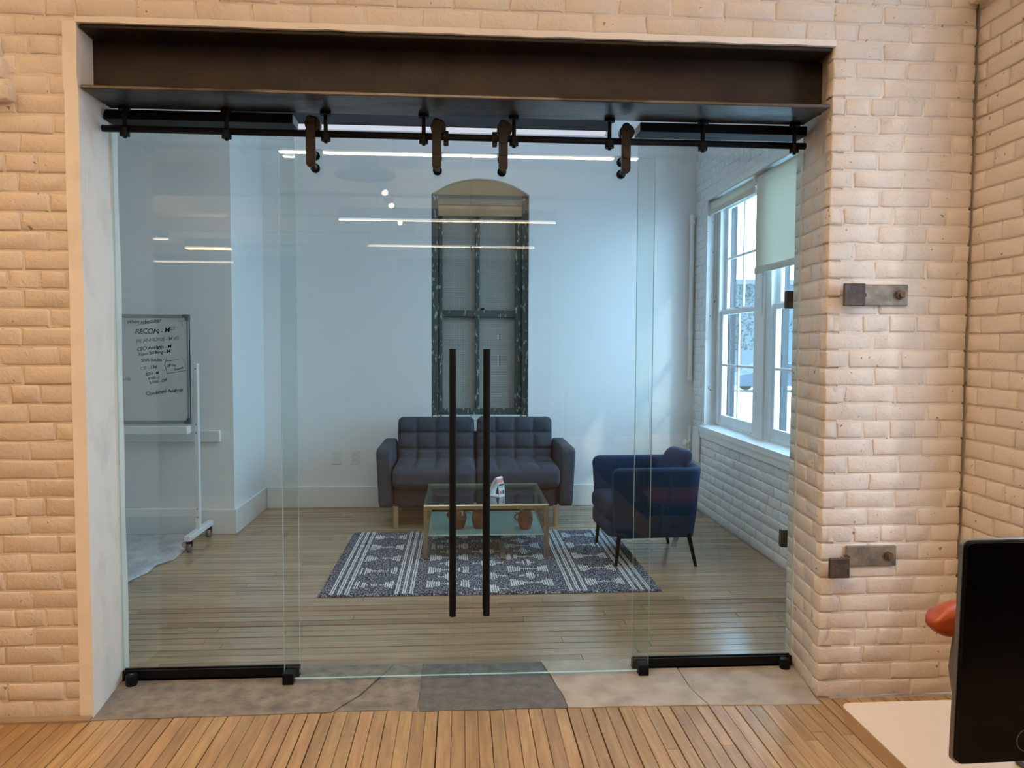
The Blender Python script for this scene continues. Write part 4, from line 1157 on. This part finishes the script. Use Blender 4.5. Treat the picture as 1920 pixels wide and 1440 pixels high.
obj('plate', bx(-1.122, -1.046, YB-.007, YB-.0005, .380, .500, .003, 2), M_plate, t)
bm = B()
for z in (.41, .47): cyl(bm, (-1.084, YB-.0085, z), (-1.084, YB-.006, z), .003, n=8)
obj('screw', bm, M_alu, t)
t = thing('outlet', 'white double wall outlet between the blank plate and the sofa', 'outlet', (-.923, YB, .44))
obj('plate', bx(-.961, -.885, YB-.007, YB-.0005, .382, .502, .003, 2), M_plate, t)
for z in (.418, .464):
    so_ = obj('socket', bx(-.940, -.906, YB-.010, YB-.006, z-.015, z+.015, .004, 2), M_plate, t)
    bm = B()
    for x in (-.930, -.916): box(bm, x-.0018, x+.0018, YB-.0106, YB-.0098, z-.004, z+.008)
    obj('slot', bm, M_cap, so_)
# pipe and small boxes in the corner by the window
t = thing('corner_pipe', 'white painted vertical pipe in the rear corner beside the window wall', 'pipe', (2.03, YB-.03, 1.2))
bm = B(); cyl(bm, (2.035, YB-.035, 1.12), (2.035, YB-.035, 2.58), .020, n=14); cyl(bm, (2.035, YB-.035, 2.50), (2.035, YB-.035, 2.58), .027, n=14); auto(obj('pipe', bm, M_trimw, t))
bm = B(); cyl(bm, (2.035, YB-.035, 1.52), (2.035, YB-.035, 1.56), .027, n=14); auto(obj('coupling', bm, M_trimw, t))
t = thing('pipe_valve', 'small white valve on a stub pipe low in the rear corner', 'valve', (2.03, YB-.05, .55))
bm = B(); tube(bm, [(2.04, YB-.04, 0.0), (2.04, YB-.04, .72)], .011, 10); obj('stub', bm, M_trimw, t, True)
bm = B(); cyl(bm, (2.0, YB-.06, .57), (2.04, YB-.045, .57), .016, n=12); cyl(bm, (1.985, YB-.065, .57), (2.0, YB-.06, .57), .026, n=12); auto(obj('knob', bm, M_trimw, t))
tag(obj('access_panel', bx(2.045, 2.062, 6.41, 6.58, .42, .72, .003), M_trimw), 'narrow white panel on the brick below the far end of the window', 'panel')

# ------------------------------------------------------------------ desk, monitor, orange chair in the near corner
M_desk = pbr('desk_white', (.50, .44, .38), .45, spec=.3); M_dedge = pbr('desk_edge_tan', (.40, .28, .18), .5)
dk = thing('desk', 'cream desk corner under the black monitor', 'desk', (1.35, 1.0, 0))
def rrect(x0, x1, y0, y1, r, n=6):
    out = []
    for cx_, cy_, a0 in ((x1-r, y1-r, 0), (x0+r, y1-r, PI/2), (x0+r, y0+r, PI), (x1-r, y0+r, 1.5*PI)):
        out += [(cx_+r*math.cos(a0+PI/2*k/n), cy_+r*math.sin(a0+PI/2*k/n)) for k in range(n+1)]
    return out
bm = prism(B(), rrect(.742, 1.98, .62, 1.412, .022), 2, .727, .730); obj('top_surface', bm, M_desk, dk)
bm = prism(B(), rrect(.743, 1.979, .621, 1.411, .022), 2, .700, .727); obj('top_board', bm, M_dedge, dk, label='tan edge of the desk board')
for x in (.86, 1.88):
    for y in (.70, 1.33): obj('leg', bx(x-.02, x+.02, y-.02, y+.02, .0, .70, .002), M_strap, dk)
obj('apron', bx(.86, 1.88, 1.31, 1.33, .62, .70, .002), M_strap, dk)
M_screen = pbr('screen_black', (.0015, .0015, .002), .25, spec=.08); M_silver = pbr('monitor_edge', (.20, .21, .21), .4, .8); M_shell = pbr('monitor_black', (.008, .008, .009), .45)
mo = thing('monitor', 'black switched-off monitor seen at the edge of the desk', 'monitor', (1.04, 1.02, .7305))
def mon(x0, x1, z0, z1, y0, y1, r): return prism(B(), [(x, z) for x, z in rrect(x0, x1, z0, z1, r)], 1, y0, y1)
tilt = math.radians(-1.2)
MT = T(.745, 1.08, 1.140) @ Rz(math.radians(1.5)) @ Rx(-tilt) @ T(-.745, -1.08, -1.140)
LT = T(-1.04, -1.02, -.7305)
def mpart(name, bm, mat, label=None): return obj(name, move(bm, LT @ MT), mat, mo, local=True, label=label)
mpart('shell', mon(.748, 1.34, .795, 1.142, 1.072, 1.081, .010), M_silver)
mpart('back_cover', mon(.80, 1.29, .83, 1.11, 1.081, 1.105, .02), M_shell)
mpart('screen', mon(.7495, 1.337, .799, 1.139, 1.064, 1.0718, .009), M_screen)
bm = B(); ring = []
for k in range(40):
    a = 2*PI*k/40
    ring.append([bm.verts.new((.862+q*math.cos(a), 1.0636, .832+q*math.sin(a))) for q in (.0165, .0185)])
for k in range(40): a, c = ring[k], ring[(k+1) % 40]; bm.faces.new((a[0], a[1], c[1], c[0]))
mpart('ring_reflection', bm, pbr('ring_grey', (.035, .035, .034), .4), 'faint grey ring painted as a reflection low on the screen')  # reflection on the screen drawn as a grey ring
bm = bx(1.01, 1.07, 1.10, 1.125, -.2905+1.02, 1.0, .004); obj('neck', move(bm, LT), M_shell, mo, local=True)
bm = bx(.93, 1.15, 1.01, 1.19, .7305, .740, .004); obj('base', move(bm, LT), M_shell, mo, local=True)
pp = thing('paper', 'white sheet of paper at the edge of the desk in front of the monitor', 'paper', (.80, 1.1, .7302))
bm = bx(.712, .90, 1.00, 1.166, .7305, .7315)
obj('sheet', bm, pbr('paper_white', (.80, .74, .66), .8), pp)
bm = B()
for k, (x, w_) in enumerate(((.742, .010), (.754, .006), (.762, .012))): box(bm, x, x+w_, 1.147, 1.158, .7314, .7318)
obj('print', bm, pbr('paper_ink', (.10, .08, .06), .8), pp)
M_orange = pbr('orange_plastic', (.30, .048, .005), .38, spec=.5)
oc = thing('orange_chair', 'orange plastic chair mostly hidden behind the monitor', 'chair', (1.435, 1.88, 0))
bm = roundbox((.235, .035, .055), .034, (24, 6, 10))
for v in bm.verts:
    f = abs(v.co.x)/.235; v.co.z *= math.sqrt(max(1-f**3.2, .002)); v.co.y += -.035*f*f
obj('backrest', move(bm, T(0, .0, .722)), M_orange, oc, True, True)
bm = roundbox((.22, .21, .018), .016, (14, 14, 3)); obj('seat', move(bm, T(0, -.22, .45)), M_orange, oc, True, True)
for s_ in (-1, 1):
    bm = B(); tube(bm, [(s_*.13, -.02, .46), (s_*.13, .015, .58), (s_*.12, .012, .70)], .011, 8); obj('back_post', bm, M_strap, oc, True, True)
    for y in (-.39, -.05):
        bm = B(); cyl(bm, (s_*.22, y+(-.03 if y < -.2 else .03), 0), (s_*.16, y, .44), .010, n=10); obj('leg', bm, M_strap, oc, local=True)
